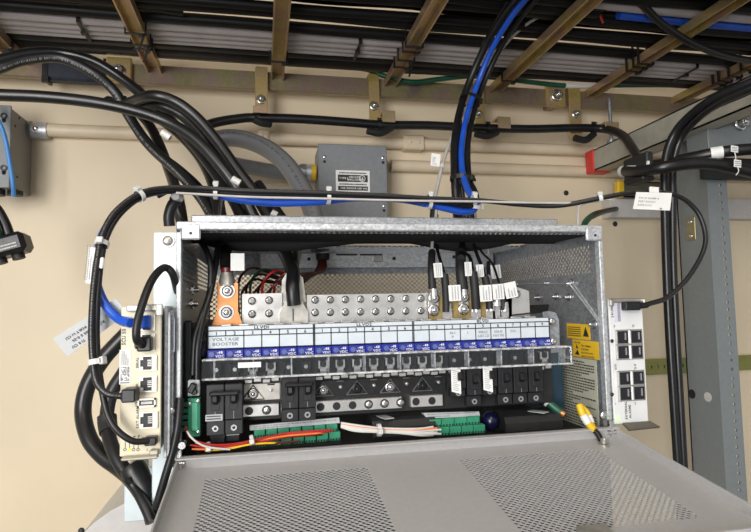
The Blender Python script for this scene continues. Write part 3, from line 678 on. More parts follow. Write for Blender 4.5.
c = P(377, 259, Y1-.014); part(MB().mm((c.x-.006, Y1-.0175, c.z-.005), (c.x+.009, Y1-.014, c.z+.005), .001), 'latch', M_tin, rb)
for x, y in ((309, 259), (394, 258.5), (454, 257)):
    c = P(x, y, Y1-.014); part(MB().screw((c.x, Y1-.014, c.z), (0, -1, 0), .003), 'screw', M_dark, rb)
part(MB().mm((X0, Y0, Z0-T), (X1, Y1, Z0)), 'bottom_panel', M_blkm, cab)
part(MB().mm((X0+.004, .6035, Z0-.20), (X1-.001, .620, Z0-.012), .002), 'added_hole_backing', M_blkm, cab)  # added dark panel, only there to make the door holes look dark
# left side studs
for x, y in ((191, 290), (190, 304)):
    c = PX(x, y, XL+.001); part(MB().cyl((XL, c.y, c.z), (XL+.010, c.y, c.z), .003, 8).ring((XL+.003, c.y, c.z), UX, .003, .006, .003, 10), 'stud', M_steel, cab)
# black duct inside the left
part(MB().mm((XL+.001, .625, Z0), (XL+.010, .655, CZ-.012), .002), 'left_duct', M_blkp, cab)
# right side fittings: clips along the top edge, ribs, studs, bracket plate with bolts
for x, y in ((509, 245), (537, 239.5), (563.5, 235)):
    c = PX(x, y, XR); part(MB().mm((XR-.002, c.y-.006, c.z+.002), (XR, c.y+.006, c.z+.004)).mm((XR-.002, c.y-.002, c.z-.006), (XR, c.y+.001, c.z+.002)), 'clip', M_steel, cab)
for x, y, r_ in ((571.5, 283.5, .0052), (569, 297, .0042), (594.5, 324.3, .0048), (517, 284.5, .003), (547, 283, .003), (538, 297.5, .0042), (556.5, 296.5, .0042)):
    c = PX(x, y, XR); part(MB().bolt(c-UX*.0005, (-1, 0, 0), r_*.75, r_*1.2), 'stud', M_steel, cab)
a, b2, c3 = PX(521, 284, XR), PX(570, 283.5, XR), PX(602, 325, XR)
part(MB().tube([a-UX*.001, b2-UX*.001], .0008, 6).tube([b2-UX*.001, c3-UX*.001], .0016, 6).tube([b2-UX*.001+UZ*.004-UY*.004, c3-UX*.001+UZ*.003], .0012, 6), 'crease', M_galv, cab)
# curved bracket at right end of the label strip
yb_ = .648; q = [P(549, 311, yb_), P(556, 313, yb_), P(559, 320, yb_), P(560, 352, yb_), P(545, 354, yb_), P(543, 312, yb_)]
br = part(MB().prism(q[::-1], Vector((0, .003, 0))), 'end_bracket', M_galvd, cab)
for x, y in ((552, 321.5), (553, 341.5)): c = P(x, y, yb_); part(MB().screw(c, (0, -1, 0), .0048), 'screw', M_steel, br)
# blue film plate lower right with screws
p0, p1 = P(541, 410, .662), P(559, 350, .662)
bp = part(MB().mm((p0.x, .662, p0.z), (p1.x+.004, .664, p1.z)), 'film_plate', M_teal, cab)
part(MB().mm((P(549, 380, .66).x, .6605, p0.z+.012), (P(550.5, 380, .66).x, .662, p1.z)), 'film_edge', mat('blue_film_edge', (.2, .38, .46), .3, .5, .1, 40), bp)
for x, y in ((545, 373), (547, 388.5)): c = P(x, y, .662); part(MB().screw(c, (0, -1, 0), .0046), 'screw', M_steel, bp)
# stickers on the right wall
def sticker(name, m, pa, pb, pc, rows, label, head=None, tri=False):
    """pa = lower near-left corner pixel (deeper), pb = lower near-right pixel, pc = upper pixel; lies on the right side wall, seen from inside"""
    A, B, C_ = PX(*pa, XR), PX(*pb, XR), PX(*pc, XR)
    ya, yb2 = A.y, B.y; z0 = (A.z+B.z)/2; z1 = C_.z; u = Vector((0, -1, 0)); W = ya-yb2; H = z1-z0
    o = Vector((XR-.0004, ya, z0)); mb = MB(); rect(mb, o, u, UZ, W, H, .0002); mb.mm((XR-.0004, yb2, z0), (XR, ya, z1))
    s_ = part(mb, name, m, cab, label); q = MB(); o2 = o-UX*.0004
    if tri:
        for f in (0, 1):
            pass
        q.add([o2+u*W*.72+UZ*H*.2, o2+u*W*.96+UZ*H*.2, o2+u*W*.84+UZ*H*.85], [(0, 1, 2)])
        dashes(q, o2+u*W*.06+UZ*H*.15, u, UZ, W*.58, H*.7, 5, 12)
    elif head:
        q.add([o2+u*W*.08+UZ*H*.12, o2+u*W*.28+UZ*H*.12, o2+u*W*.2+UZ*H*.42], [(0, 1, 2)]); q.add([o2+u*W*.14+UZ*H*.5, o2+u*W*.24+UZ*H*.5, o2+u*W*.17+UZ*H*.75], [(0, 1, 2)])
        for i, tx in enumerate(head): text(q, tx, o2+u*W*(.08 if i == 0 else .36)+UZ*H*(.80-.0*i if i == 0 else .84-.2*i), u, UZ, H*.10, .0003)
    else: dashes(q, o2+u*W*.04+UZ*H*.03, u, UZ, W*.92, H*.94, rows, 5, .6)
    part(q, 'lettering', M_ink, s_)
sticker('warning_sticker', M_yellow, (567.5, 338), (590.5, 340), (590.5, 324.5), 4, 'yellow warning sticker with a triangle', None, True)
sticker('static_sticker', M_yellow, (573.5, 356), (599.5, 360), (599.5, 342), 4, 'yellow static discharge sticker', ['CAUTION', 'THIS ASSEMBLY', 'CONTAINS', 'ELECTROSTATIC', 'SENSITIVE DEVICES'])
sticker('instruction_sticker', M_cream, (559.5, 424), (599.5, 428), (599.5, 361), 24, 'cream instruction sticker with small print')
# ------------------------------------------------------------------ the door, hinged at the bottom front, folded towards the camera
hz = CZ-.158; HL = Vector((X0+.002, Y0-.004, hz)); tilt = R(8.0)
dv = Vector((0, -math.cos(tilt), -math.sin(tilt))); dn = UX.cross(-dv); W = X1-X0+.001; LEN = .215
def D(x, s_, h=0.): return HL+UX*x+dv*s_+dn*h
door_o = MB()
pan = [(.0285, .1885), (.2835, .4445)]; s0, s1 = .0265, .178
pa_ = [(0, pan[0][0]), (pan[0][1], pan[1][0]), (pan[1][1], W)]
def dslab(mb, x0, x1, a, b2, h0=-.0015, h1=0):
    vs = [D(x, s_, h) for h in (h0, h1) for x, s_ in ((x0, a), (x1, a), (x1, b2), (x0, b2))]
    mb.add(vs, [(0, 1, 2, 3), (7, 6, 5, 4), (0, 4, 5, 1), (1, 5, 6, 2), (2, 6, 7, 3), (3, 7, 4, 0)])
for x0_, x1_ in pa_: dslab(door_o, x0_, x1_, s0, s1)
dslab(door_o, 0, W, 0, s0); dslab(door_o, 0, W, s1, LEN)
door = part(door_o, 'door', M_door, cab, 'grey painted door panel with two perforated fields')
for x0_, x1_ in pan:
    mb = MB(); perf(mb, D(x0_, s1), UX, -dv, dn, x1_-x0_, s1-s0, .0030, .0030, .0021, .0021, .0011, 2); part(mb, 'perforated_field', M_door, door)
fm = MB(); dslab(fm, 0, W, -.002, .0, 0, .0125); dslab(fm, 0, W, -.002, .005, .0110, .0125); part(fm, 'hinge_flange', M_door, door)
for x0_, x1_ in ((0, .0016), (W-.0016, W)):
    fm = MB(); dslab(fm, x0_, x1_, .0, LEN, 0, .010); part(fm, 'side_flange', M_door, door)
fm = MB(); dslab(fm, 0, W, LEN-.0016, LEN, 0, .010); part(fm, 'front_flange', M_door, door)
lt = MB(); c = P(585, 530, .425); lx = c.x-HL.x; dslab(lt, lx-.012, lx+.012, s1+.002, s1+.016, 0, .006); part(lt, 'latch', M_tind, door)
for xh in (X0+.004, X1-.004):
    c = Vector((xh, Y0-.004, Z0+.006)); hg = MB().cyl(c-UX*.006, c+UX*.006, .0035, 10).mm((c.x-.003, c.y-.003, c.z-.010), (c.x+.003, c.y+.003, c.z+.014), .001)
    part(hg, 'hinge', M_steel, door)
for i in range(2):
    c = (X0+.012+.001*i, Y0-.003, Z0+.014+.0*i)
c = P(183.5, 443, .60); part(MB().cyl(c, c-UY*.012, .0035, 12), 'hinge_pin', M_steel, cab)
c = P(603, 415, .60); part(MB().screw(c-UY*.001, (0, -1, 0), .005), 'hinge_screw', M_steel, cab)
# mounting ear and rear lower plate at the left
zt_, zb_ = P(160, 232, .615).z, P(165, 505, .615).z
x_a = P(153.5, 240, .615).x
ear = thing('mounting_ear', 'pale bluish steel mounting ear at the left of the cabinet', 'bracket', (x_a+.01, .617, zb_))
part(MB().mm((x_a, .6155, zb_), (X0-.0003, .6175, zt_), .0012).mm((X0-.0023, .6175, zb_), (X0-.0003, .80, zt_)), 'plate', M_ear, ear)
c = P(168, 241, .6155); part(MB().cyl(c, c-UY*.002, .0068, 16).ball(c-UY*.002, .0055, 6, UY, .45), 'screw', M_tind, ear)
c0, c1 = P(124, 505, .72), P(160, 466, .72)
lp = solo(MB().mm((c0.x, .72, c0.z-.02), (c1.x, .723, c1.z), .001).mm((c0.x, .723, c0.z-.02), (c0.x+.003, .85, c1.z)), 'lower_bracket_plate', M_ear, 'pale bluish bracket plate behind the cables below the left module', 'bracket')
# grey rounded drum below left
cx = P(160, 532, .80).x+.03; zt2 = P(120, 488, .80).z
prof = []
dr = thing('equipment_drum', 'grey rounded equipment housing at the bottom left', 'housing', (cx, .86, CZ-.62))
Rr = .155
pl_ = [Vector((cx+Rr*1.0*math.cos(a_), .80, zt2-Rr*.78+Rr*.78*math.sin(a_)-.005)) for a_ in [math.pi*k_/20 for k_ in range(21)]]+[Vector((cx-Rr, .80, CZ-.62)), Vector((cx+Rr, .80, CZ-.62))]
part(MB().prism(pl_[::-1], Vector((0, .25, 0))), 'shell', M_drum, dr)
c = P(78, 531, .80); part(MB().screw((c.x+.004, .80, c.z), (0, -1, 0), .004), 'screw', M_dark, dr)
# ================================================================== FUSE AND BREAKER PANEL INSIDE
SY = .635; SX0, SX1 = P(207.5, 326, SY).x, P(548.5, 318, SY).x; PT = (SX1-SX0)/21
def zs(y, Y=SY, x=375): return P(x, y, Y).z
def px_(i): return SX0+PT*(i+.5)
fp = thing('breaker_panel', 'black breaker panel with white numbered label strips across the cabinet', 'panel', ((SX0+SX1)/2, .66, zs(412)))
part(MB().mm((SX0-.012, SY+.004, zs(414)), (SX1+.004, SY+.022, zs(322)), .001), 'back_plate', M_blkm, fp)
part(MB().mm((SX0-.016, SY-.002, zs(352)), (SX0-.001, SY+.004, zs(324)), .002), 'end_block', M_blkp, fp)
for y in (329, 338, 351):
    c = P(202, y+2, SY-.002); part(MB().bolt(c, (0, -1, 0), .0028, .004), 'screw', M_dark, fp)
cells = [(0, 6, 'LLVD1'), (6, 12, 'LLVD2'), (12, 21, 'BLVD')]
zt_, zh, zn, zb_ = zs(322.3), zs(326.3), zs(331.3), zs(343)
for a, b2, tx in cells:
    x0, x1 = SX0+PT*a+.0002, SX0+PT*b2-.0002
    ls = part(MB().mm((x0, SY-.0015, zb_), (x1, SY+.004, zt_), .0004), 'label_strip', M_strip, fp, 'white label strip headed '+tx)
    g = MB(); o = Vector((x0, SY-.0015, 0)); lw = .0011
    for z in (zh, zn): rect(g, o+UZ*(z-lw/2), UX, UZ, x1-x0, lw)
    for i in range(a, b2+1):
        rect(g, Vector((min(max(SX0+PT*i-lw/2, x0), x1-lw), SY-.0015, zb_ if not (tx == 'LLVD1' and i == 1) else zn)), UX, UZ, lw, (zh if a < i < b2 else zt_)-(zb_ if not (tx == 'LLVD1' and i == 1) else zn))
    text(g, tx, ((x0+x1)/2, SY-.0015, zh+.0010), UX, UZ, .0032, .0006, True, 1.25)
    for i in range(a, b2): text(g, str(i-a+1), (px_(i), SY-.0015, zn+.0010), UX, UZ, .0036, .0006, True)
    part(g, 'grid_and_numbers', M_ink, ls)
    g = MB()
    if tx == 'LLVD1':
        text(g, 'VOLTAGE', (SX0+PT, SY-.0015, zb_+.0080), UX, UZ, .0034, .0006, True, 1.2); text(g, 'BOOSTER', (SX0+PT, SY-.0015, zb_+.0030), UX, UZ, .0034, .0006, True, 1.2); part(g, 'lettering', M_gink, ls)
    if tx == 'BLVD':
        for i, (u1, u2) in {14: ('00L4', 'W'), 15: ('L', ''), 16: ('000LCC', 'A/B/C L25'), 17: ('000L45', 'A/B/C 1925'), 18: ('DCU', '')}.items():
            text(g, u1, (px_(i), SY-.0015, zb_+.0075), UX, UZ, .0028, .0006, True, .8)
            if u2: text(g, u2, (px_(i), SY-.0015, zb_+.0030), UX, UZ, .0028, .0006, True, .72)
        part(g, 'lettering', M_gink, ls)
# blue indicator modules
zb0, zb1 = zs(352.2), zs(344.2)
for i in range(21):
    x = px_(i); bm_ = part(MB().mm((x-PT*.49, SY-.006, zb0), (x+PT*.49, SY+.004, zb1), .0008), 'indicator_module', M_bluem, fp)
    part(MB().cyl((x-PT*.24, SY-.0060, (zb0+zb1)/2), (x-PT*.24, SY-.0078, (zb0+zb1)/2), .0030, 12), 'led', M_led, bm_)
    g = MB(); text(g, '-48', (x+PT*.20, SY-.006, (zb0+zb1)/2+.0006), UX, UZ, .0027, .0005, True, 1.1); text(g, 'VDC', (x+PT*.20, SY-.006, (zb0+zb1)/2-.0034), UX, UZ, .0027, .0005, True, 1.1); part(g, 'lettering', M_paper, bm_)
BRK = {0, 1, 4, 5, 14, 15, 16, 17, 18, 19}
for i in range(21):
    x = px_(i)
    # socket with clip above
    mb = MB(); z0, z1 = zs(368.5), zs(358); w2 = PT*.27
    mb.mm((x-w2, SY-.004, z0), (x-w2+.0016, SY+.004, z1)).mm((x+w2-.0016, SY-.004, z0), (x+w2, SY+.004, z1)).mm((x-w2, SY-.004, z0), (x+w2, SY+.004, z0+.003)).mm((x-w2, SY-.002, z0), (x+w2, SY+.004, z1-.001))
    sk = part(mb, 'socket_clip', M_wwire if i not in BRK else M_blkm, fp)
    if i not in BRK:
        part(MB().cyl((x, SY-.0045, z1-.004), (x, SY-.0018, z1-.004), .0036, 12), 'socket_hole', M_dark, sk)
        for dx in (-.25, .25):
            part(MB().mm((x+PT*dx-PT*.21, SY-.004, zs(377.3-(dx > 0)*1.2)), (x+PT*dx+PT*.21, SY+.004, zs(373.6-(dx > 0)*1.2)), .0006), 'terminal_tab', M_tin, fp)
    else: part(MB().cyl((x, SY-.0045, (z0+z1)/2), (x, SY-.003, (z0+z1)/2), .0022, 10), 'test_point', M_tin, sk)
# triangular ribbed insulator
zq0, zq1 = zs(394), zs(378.5)
for i in range(2, 16):
    if i in (4, 5, 14, 15): continue
    x = px_(i); gm = M_tind if i in (2, 3) else M_blkp
    ins = part(MB().mm((x-PT*.5, SY, zq0), (x+PT*.5, SY+.004, zq1)), 'insulator', gm, fp)
    up_ = i % 2 == 0; mb = MB(); k_ = .0008
    A, B, C_ = (Vector((x-PT*.62, SY-.001, zq0+.001)), Vector((x+PT*.62, SY-.001, zq0+.001)), Vector((x, SY-.001, zq1-.001)))
    if i < 15:
        if up_: mb.tube([A, C_, B, A], k_, 5)
        part(mb if up_ else MB().tube([Vector((x-PT*.2, SY-.001, zq1-.001)), Vector((x+PT*.2, SY-.001, zq1-.001))], k_, 5), 'rib', mat('rib_grey', (.12, .12, .125), .35, 0, .1, 80) if gm is M_blkp else M_blkp, ins)
    part(MB().bolt((x, SY, (zq0+zq1)/2-(.0015 if up_ else -.0015)), (0, -1, 0), .0038 if up_ else .0020, .003, up_), 'screw', M_steel if (up_ and i % 4 == 2 or not up_) else M_blkp, ins)
# return bars with holes and screws
for n_b, (xa, xb, hl) in enumerate(((240, 279, 'hs'), (314.5, 402, 'hhhsss'), (411, 443, 'hhn'))):
    zc_ = zs(403.3); a = P(xa, 404, SY-.004).x; b2 = P(xb, 402, SY-.004).x; h2 = .0064; mb = MB(); mb.mm((a, SY-.004, zc_-h2), (b2, SY+.004, zc_+h2), .0006)
    bar = part(mb, 'return_bar', M_tin, fp); st = 16 if n_b else 17.5
    for k_, ch in enumerate(hl):
        if ch == 'n': continue
        c = P((xa+6 if n_b == 1 else xa+9 if n_b == 0 else xa+5)+st*k_, 403, SY-.004); c.z = zc_
        part(MB().ring(c, UY, .0036, .0044, .001, 16).cyl(c-UY*.0004, c+UY*.0005, .0037, 14), 'bar_hole', M_dark, bar) if ch == 'h' else (part(MB().ring(c, UY, .0041, .0050, .001, 16), 'bar_hole', M_dark, bar), part(MB().screw(c, (0, -1, 0), .0041), 'screw', M_steel, bar))
# clear cover
cx0, cx1 = P(202, 360, .612).x, P(571, 350, .612).x
cv = part(MB().mm((cx0, .6105, zs(371.5, .612)), (cx1, .6125, zs(354, .612))), 'clear_cover', M_clear, fp, 'clear plastic cover strip')
part(MB().mm((cx0, .6125, zs(354, .612)-.0018), (cx1, SY-.008, zs(354, .612))), 'cover_ledge', M_clear, cv)
part(MB().mm((cx0, .6100, zs(354, .612)-.0008), (cx1, .6126, zs(354, .612)+.0010), .0003), 'cover_edge', M_cedge, cv)
part(MB().mm((cx0, .6128, zs(354, .612)+.0003), (cx1, .6290, zs(354, .612)+.0005)), 'cover_haze', M_cedge, cv)
part(MB().mm((cx0, .6070, zs(372.8, .612)), (cx1, .6105, zs(370.8, .612)), .0006), 'cover_lip', M_cedge, cv)
part(MB().mm((cx0, .6125, zs(371.5, .612)), (cx1, SY-.008, zs(371.5, .612)+.0016)), 'cover_base', M_clear, cv)
for i in range(0, 21, 2):
    x = cx0+(cx1-cx0)*(i+.6)/21; part(MB().mm((x-.0006, .6125, zs(371.5, .612)), (x+.0006, SY-.009, zs(354, .612))), 'cover_web', M_cedge, cv)
a = P(238, 368, .6100); part(MB().mm((a.x, .6098, a.z), (P(261, 366, .61).x, .6104, a.z+.0055)), 'cover_label', M_paper, cv)
# ------------------------------------------------------------------ breakers
def breaker(label, i0, i1, yt, yb, tag_lab=False, double=False, group='black plug in breakers', small=None):
    x0, x1 = SX0+PT*i0+.0005, SX0+PT*(i1+1)-.0005; fy_ = .611 if double else .617
    k_ = fy_/SY; xm = (x0+x1)/2
    zt, zb = zs(yt, fy_), zs(yb, fy_)
    t = thing('circuit_breaker', label, 'breaker', (xm, .625, zb), group)
    n_ = i1-i0+1; zm = zb+(zt-zb)*.30
    for j in range(n_):
        a, b2 = x0+(x1-x0)*j/n_+.0002, x0+(x1-x0)*(j+1)/n_-.0002; c = (a+b2)/2
        bd = part(MB().mm((a, fy_, zm), (b2, SY-.0045, zt), .0008).mm((a, fy_+.003, zb), (b2, SY-.0045, zm-.0004), .0008), 'body', M_brk, t)
        zl = zb+(zt-zb)*.68
        part(MB().mm((c-.0042, fy_-.0005, zl-.010), (c+.0042, fy_+.0005, zl+.010), .0004), 'lever_slot', M_dark, bd)
        part(MB().box((c, fy_-.003, zl+.002), (.0062, .010, .0095), rotm(rx=-.35), .0012), 'lever', M_brk2, bd)
        part(MB().ring((c, fy_+.0025, zb+(zm-zb)*.45), UY, .0016, .0032, .001, 12), 'terminal_screw', M_steel, bd)
        part(MB().mm((c-.0003, fy_-.0003, zm+.001), (c+.0003, fy_, zl-.011)), 'mark', M_gink, bd)
    if double:
        zl = zb+(zt-zb)*.68; part(MB().mm((x0+.004, fy_-.0095, zl+.006), (x1-.004, fy_-.004, zl+.0105), .0012), 'tie_bar', M_brk2, t)
    if tag_lab:
        a = x0-.001; c0 = Vector((a, fy_-.004, zm-.002)); u = Vector((1, -.1, -.28)).normalized(); v = Vector((0.0, 0, 1)); w_, h_ = .0112, .0275
        mb = MB(); mb.prism([c0, c0+u*w_, c0+u*w_+v*h_, c0+v*h_], Vector((0, .0006, 0))); lb_ = part(mb, 'white_tag', M_paper, t)
        g = MB(); nn = u.cross(v); dashes(g, c0+u*.0015+v*.002, u, v, w_*.72, h_*.85, 11, i0, .5, .0003); part(g, 'small_print', mat('faint_ink', (.40, .42, .45), .6, 0, .1, 80), lb_)
    if small:
        c = P(small[0], small[1], fy_-.0004); c2 = P(small[2], small[3], fy_-.0004); lb_ = part(MB().mm((c.x, fy_-.0005, c2.z), (c2.x, fy_, c.z)), 'sticker', M_gpaper, t)
        g = MB(); dashes(g, Vector((c.x+.001, fy_-.0005, c2.z+.001)), UX, UZ, (c2.x-c.x)*.85, (c.z-c2.z)*.8, 2, 31); part(g, 'small_print', M_ink, lb_)
    return t
breaker('double black breaker with tied levers at the far left under VOLTAGE BOOSTER', 0, 1, 377, 426, double=True, small=(205.5, 415, 222.5, 420.5))
breaker('double black breaker with tied levers under LLVD1 positions five and six', 4, 5, 374, 417, double=True)
breaker('single black breaker with a white tag, leftmost of the right hand row', 14, 14, 373, 402, True)
breaker('single black breaker between the two white tagged breakers', 15, 15, 373, 413)
breaker('single black breaker with a white tag, right of the untagged one', 16, 16, 373, 402, True)
breaker('single black breaker just right of the second white tag', 17, 17, 373, 413)
breaker('single black breaker, second from the right end of the row', 18, 18, 373, 413)
breaker('single black breaker at the right end of the row', 19, 19, 373, 413)
c = P(537, 392, .628); part(MB().mm((c.x-.006, .626, c.z-.006), (c.x+.006, SY+.003, c.z+.006), .001).ring((c.x, .6255, c.z), UY, .002, .004, .001, 12), 'end_terminal', M_wwire, fp)
# ------------------------------------------------------------------ bus bars, lugs and incoming cables behind the strip
BY = .660
def plate(label, poly, m, bolts, name='bus_bar', r=.0048):
    q = [P(x, y, BY) for x, y in poly]; t = thing(name, label, 'bus bar', (sum(p.x for p in q)/len(q), BY, min(p.z for p in q)), 'bus bars behind the label strip')
    part(MB().prism(q, Vector((0, .004, 0))), 'bar', m, t)
    for x, y in bolts:
        c = P(x, y, BY); part(MB().screw(c, (0, -1, 0), r).cyl(c-UY*r*.6, c-UY*r*1.2, r*.55, 6), 'bolt', M_bolt, t)
    return t
plate('tinned bus bar with four bolts above LLVD1', [(242, 331), (282, 330), (282, 293), (242, 294)], M_tin, [(252, 301), (269, 300.3), (252, 314), (269, 313.3)])
plate('long tinned bus bar with two rows of bolts above LLVD2', [(307, 330), (428, 326), (428, 293), (307, 295)], M_tin, [(315+15.1*k_, 300-.25*k_) for k_ in range(8)]+[(315+15.1*k_, 312.5-.25*k_) for k_ in range(8)])
plate('amber tinted bus bar behind the cable lugs above BLVD', [(429, 326), (512, 322), (512, 296), (429, 296)], M_amber, [])
plate('tinned end plate with two bolts at the right end of the bus', [(500, 322), (530, 318), (529, 291), (517, 287), (504, 290)], M_tin, [(517, 294)])
# slanted dark shield at the right end
q = [P(512, 316, .656), P(548, 312, .656), P(549, 305, .68), P(530, 306, .68)]
part(MB().prism(q, Vector((0, .002, .001))), 'end_shield', M_blkm, fp)
for k_ in range(20):
    x = SX0+PT*(k_+1); part(MB().mm((x-.0055, SY+.005, zt_-.002), (x+.0055, SY+.0135, zt_+.0022), .0006), 'mounting_tab', M_tin, fp)
# copper lug
t = thing('copper_lug', 'orange copper lug with two large washers at the left of the bus', 'lug', P(226, 325, BY-.006))
q = [P(x, y, BY-.008) for x, y in ((210, 330), (243, 329), (242, 323), (238, 311), (238, 283), (217, 283.5), (217, 311), (212, 324))]
part(MB().prism(q, Vector((0, .006, 0))), 'plate', M_copper, t)
for x, y in ((227.5, 291), (226.5, 312.5)):
    c = P(x, y, BY-.008); w_ = part(MB().cyl(c, c-UY*.0016, .0082, 20).cyl(c-UY*.0016, c-UY*.003, .0066, 18), 'washer', M_tin, t); part(MB().ring(c-UY*.0031, UY, .0050, .0062, .0006, 18), 'gap_ring', M_dark, w_); part(MB().cyl(c-UY*.003, c-UY*.0060, .0049, 6).dome(c-UY*.006, -UY, .0032, .0025), 'nut', M_steel, t)
lt_ = thing('lug_cable', 'thick black cable with a red band feeding the copper lug', 'cable', P(227, 284, BY))
part(MB().tube(pts3([(227, 287, BY-.004), (227, 280, BY-.002), (227, 273, BY), (227, 268, BY)]), [.0095, .0090, .0068, .0064], 14), 'lug_barrel', M_tind, lt_)
part(MB().tube(pts3([(227, 272.5, BY), (227, 268, BY)]), [.0072, .0072], 14), 'red_band', M_dred, lt_)
part(MB().tube(catmull(pts3([(227, 269, BY), (226, 258, .675), (225, 248, .715), (223, 235, .735), (219, 212, .75), (213, 190, .78)]), 5), .0075, 12), 'cable', M_blk, lt_)
c = P(237.5, 262, BY-.014); part(MB().box(c, (.0150, .0008, .0195), rotm(rz=.1)), 'white_tag', M_paper, lt_)
# tin double lug with thick cable
t = thing('lug_cable', 'thick black cable crimped in a broad tinned lug over LLVD1', 'cable', P(293, 322, BY))
q = [P(x, y, BY-.006) for x, y in ((279, 329), (308, 328), (308, 312), (302, 301), (285, 301.5), (279.5, 313))]
part(MB().prism(q, Vector((0, .006, 0))), 'lug', M_tind, t)
part(MB().mm(P(292.6, 321, BY-.0066), P(293.6, 308.5, BY-.0058)), 'lug_groove', M_dark, t)
part(MB().prism([P(x, y, BY+.004) for x, y in ((281, 303), (306, 302), (303, 278), (297, 272), (287, 272), (282, 280))], Vector((0, .004, 0))), 'rear_lug', M_tind, t)
part(MB().tube(catmull(pts3([(294, 305, BY-.008), (293, 296, BY-.009), (292.5, 285, BY-.006), (293, 272, .668), (289, 262, .69), (283, 250, .735), (276, 232, .75), (262, 205, .77), (240, 178, .80), (215, 148, .85)]), 6), [.0082]*54+[.0082], 12), 'cable', M_blk, t)
part(MB().tube(catmull(pts3([(291, 272, .672), (294, 262, .69), (296, 250, .735), (291, 232, .75), (276, 210, .77), (258, 184, .80)]), 6), .0072, 12), 'branch_cable', M_blk2, t)
# cables landing on the BLVD bus
def lugcable(label, path, shrink, r, rs, lug, tags, m=M_blk, bolts=()):
    p = pts3([(x, y, Y) for x, y, Y in path]); t = thing('lug_cable', label, 'cable', P(lug[0], lug[1]+6, BY-.004), 'cables landing on the BLVD bus')
    part(MB().tube(catmull(p, 6), r, 9), 'cable', m, t)
    s_ = pts3(shrink); part(MB().tube(catmull(s_, 4), rs, 11), 'heat_shrink', M_blkm, t)
    c = P(lug[0], lug[1], BY-.004); part(MB().mm((c.x-.0062, BY-.007, c.z-.013), (c.x+.0062, BY-.004, c.z+.009), .0006).tube([c+UZ*.005-UY*.004, c+UZ*.016-UY*.004], [.0052, .0046], 10), 'lug', M_tin, t)
    for x, y in bolts: c = P(x, y, BY-.007); part(MB().bolt(c, (0, -1, 0), .0046, .005), 'bolt', M_steel, t)
    for k_, (x0, y0, x1, y1, Y, tl) in enumerate(tags):
        a, b2 = P(x0, y1, Y), P(x1, y0, Y); c = (a+b2)/2; rr = rotm(ry=tl)
        g = part(MB().box(c, (b2.x-a.x, .0006, b2.z-a.z), rr), 'white_tag', M_paper, t)
        q = MB(); u, v = rr@UX, rr@UZ; dashes(q, c+u*(b2.x-a.x)*.36-v*(b2.z-a.z)*.42-UY*.0004, v, -u, (b2.z-a.z)*.84, (b2.x-a.x)*.7, 3, k_+int(x0), .7, .0004); part(q, 'small_print', mat('faint_ink', (.40, .42, .45), .6, 0, .1, 80), g)
lugcable('pale wire in black sleeve on the leftmost bolted BLVD lug', [(437, 205, .72), (435, 225, .705), (432.5, 240, .694), (432, 256, .68), (432, 270, BY-.006)], [(432, 252, .682), (431.5, 268, BY-.004), (432.5, 289, BY-.007)], .0022, .0048, (433, 302), [(434, 263, 442, 277.5, BY-.014, -.06)], M_gwire, [(433.5, 298), (433.5, 310)])
lugcable('thin black cable ending left of the tall sleeve on the BLVD bus', [(437, 215, .74), (435, 236, .72), (438, 252, .69), (443, 270, BY-.006), (446, 285, BY-.008)], [(444.5, 274, BY-.008), (446, 292, BY-.009), (446.5, 312, BY-.009)], .0022, .0048, (447, 316), [(449, 285, 460.5, 301, BY-.018, -.04)])
lugcable('tall thick black sleeved cable on a bolted BLVD lug', [(455, 205, .77), (461, 232, .73), (462, 246, .70), (461, 258, BY)], [(460.5, 252, .68), (461, 270, BY-.002), (463, 290, BY-.006)], .0048, .0068, (463, 302), [(465, 262, 471.5, 276, BY-.014, -.03)], M_blk, [(463.5, 297), (463.5, 309)])
lugcable('black cable with a bend and white tag in the middle of the BLVD lugs', [(458, 205, .775), (463, 236, .72), (464, 251, .69), (470, 258, .675), (473, 275, BY-.010)], [(473, 272, BY-.010), (475, 290, BY-.012), (476, 309, BY-.010)], .0024, .0054, (475.5, 316), [(480, 285, 491.5, 301.5, BY-.020, -.05)])
lugcable('slanting black cable ending right of the bent one on the BLVD bus', [(468, 205, .775), (472, 236, .72), (476, 252, .69), (483, 270, .67), (488, 290, BY-.008)], [(485, 277, BY-.004), (488.5, 292, BY-.008), (490, 309, BY-.009)], .0024, .0048, (490, 315), [(476.5, 264.5, 483.5, 277, BY-.004, -.05)])
lugcable('thinnest black wire on the rightmost BLVD lug', [(472, 205, .78), (476, 234, .73), (481, 251, .70), (492, 263, .68), (499, 283, BY-.008), (503, 300, BY-.009)], [(503, 298, BY-.009), (503.5, 310, BY-.009)], .0015, .0036, (503.5, 315), [(493, 284, 503.5, 299.5, BY-.020, -.06), (505, 282, 516.5, 298, BY-.016, -.18)])
lugcable('pale wire with a tag behind the rightmost BLVD cables', [(474, 205, .79), (480, 236, .74), (487, 247, .72), (489, 256, .71), (488.5, 275, .69), (495, 300, .672)], [(488.5, 262, .70), (488.5, 275, .69)], .0014, .0026, (496, 310), [(491, 265, 500.5, 278.5, .695, -.1)], M_gwire)
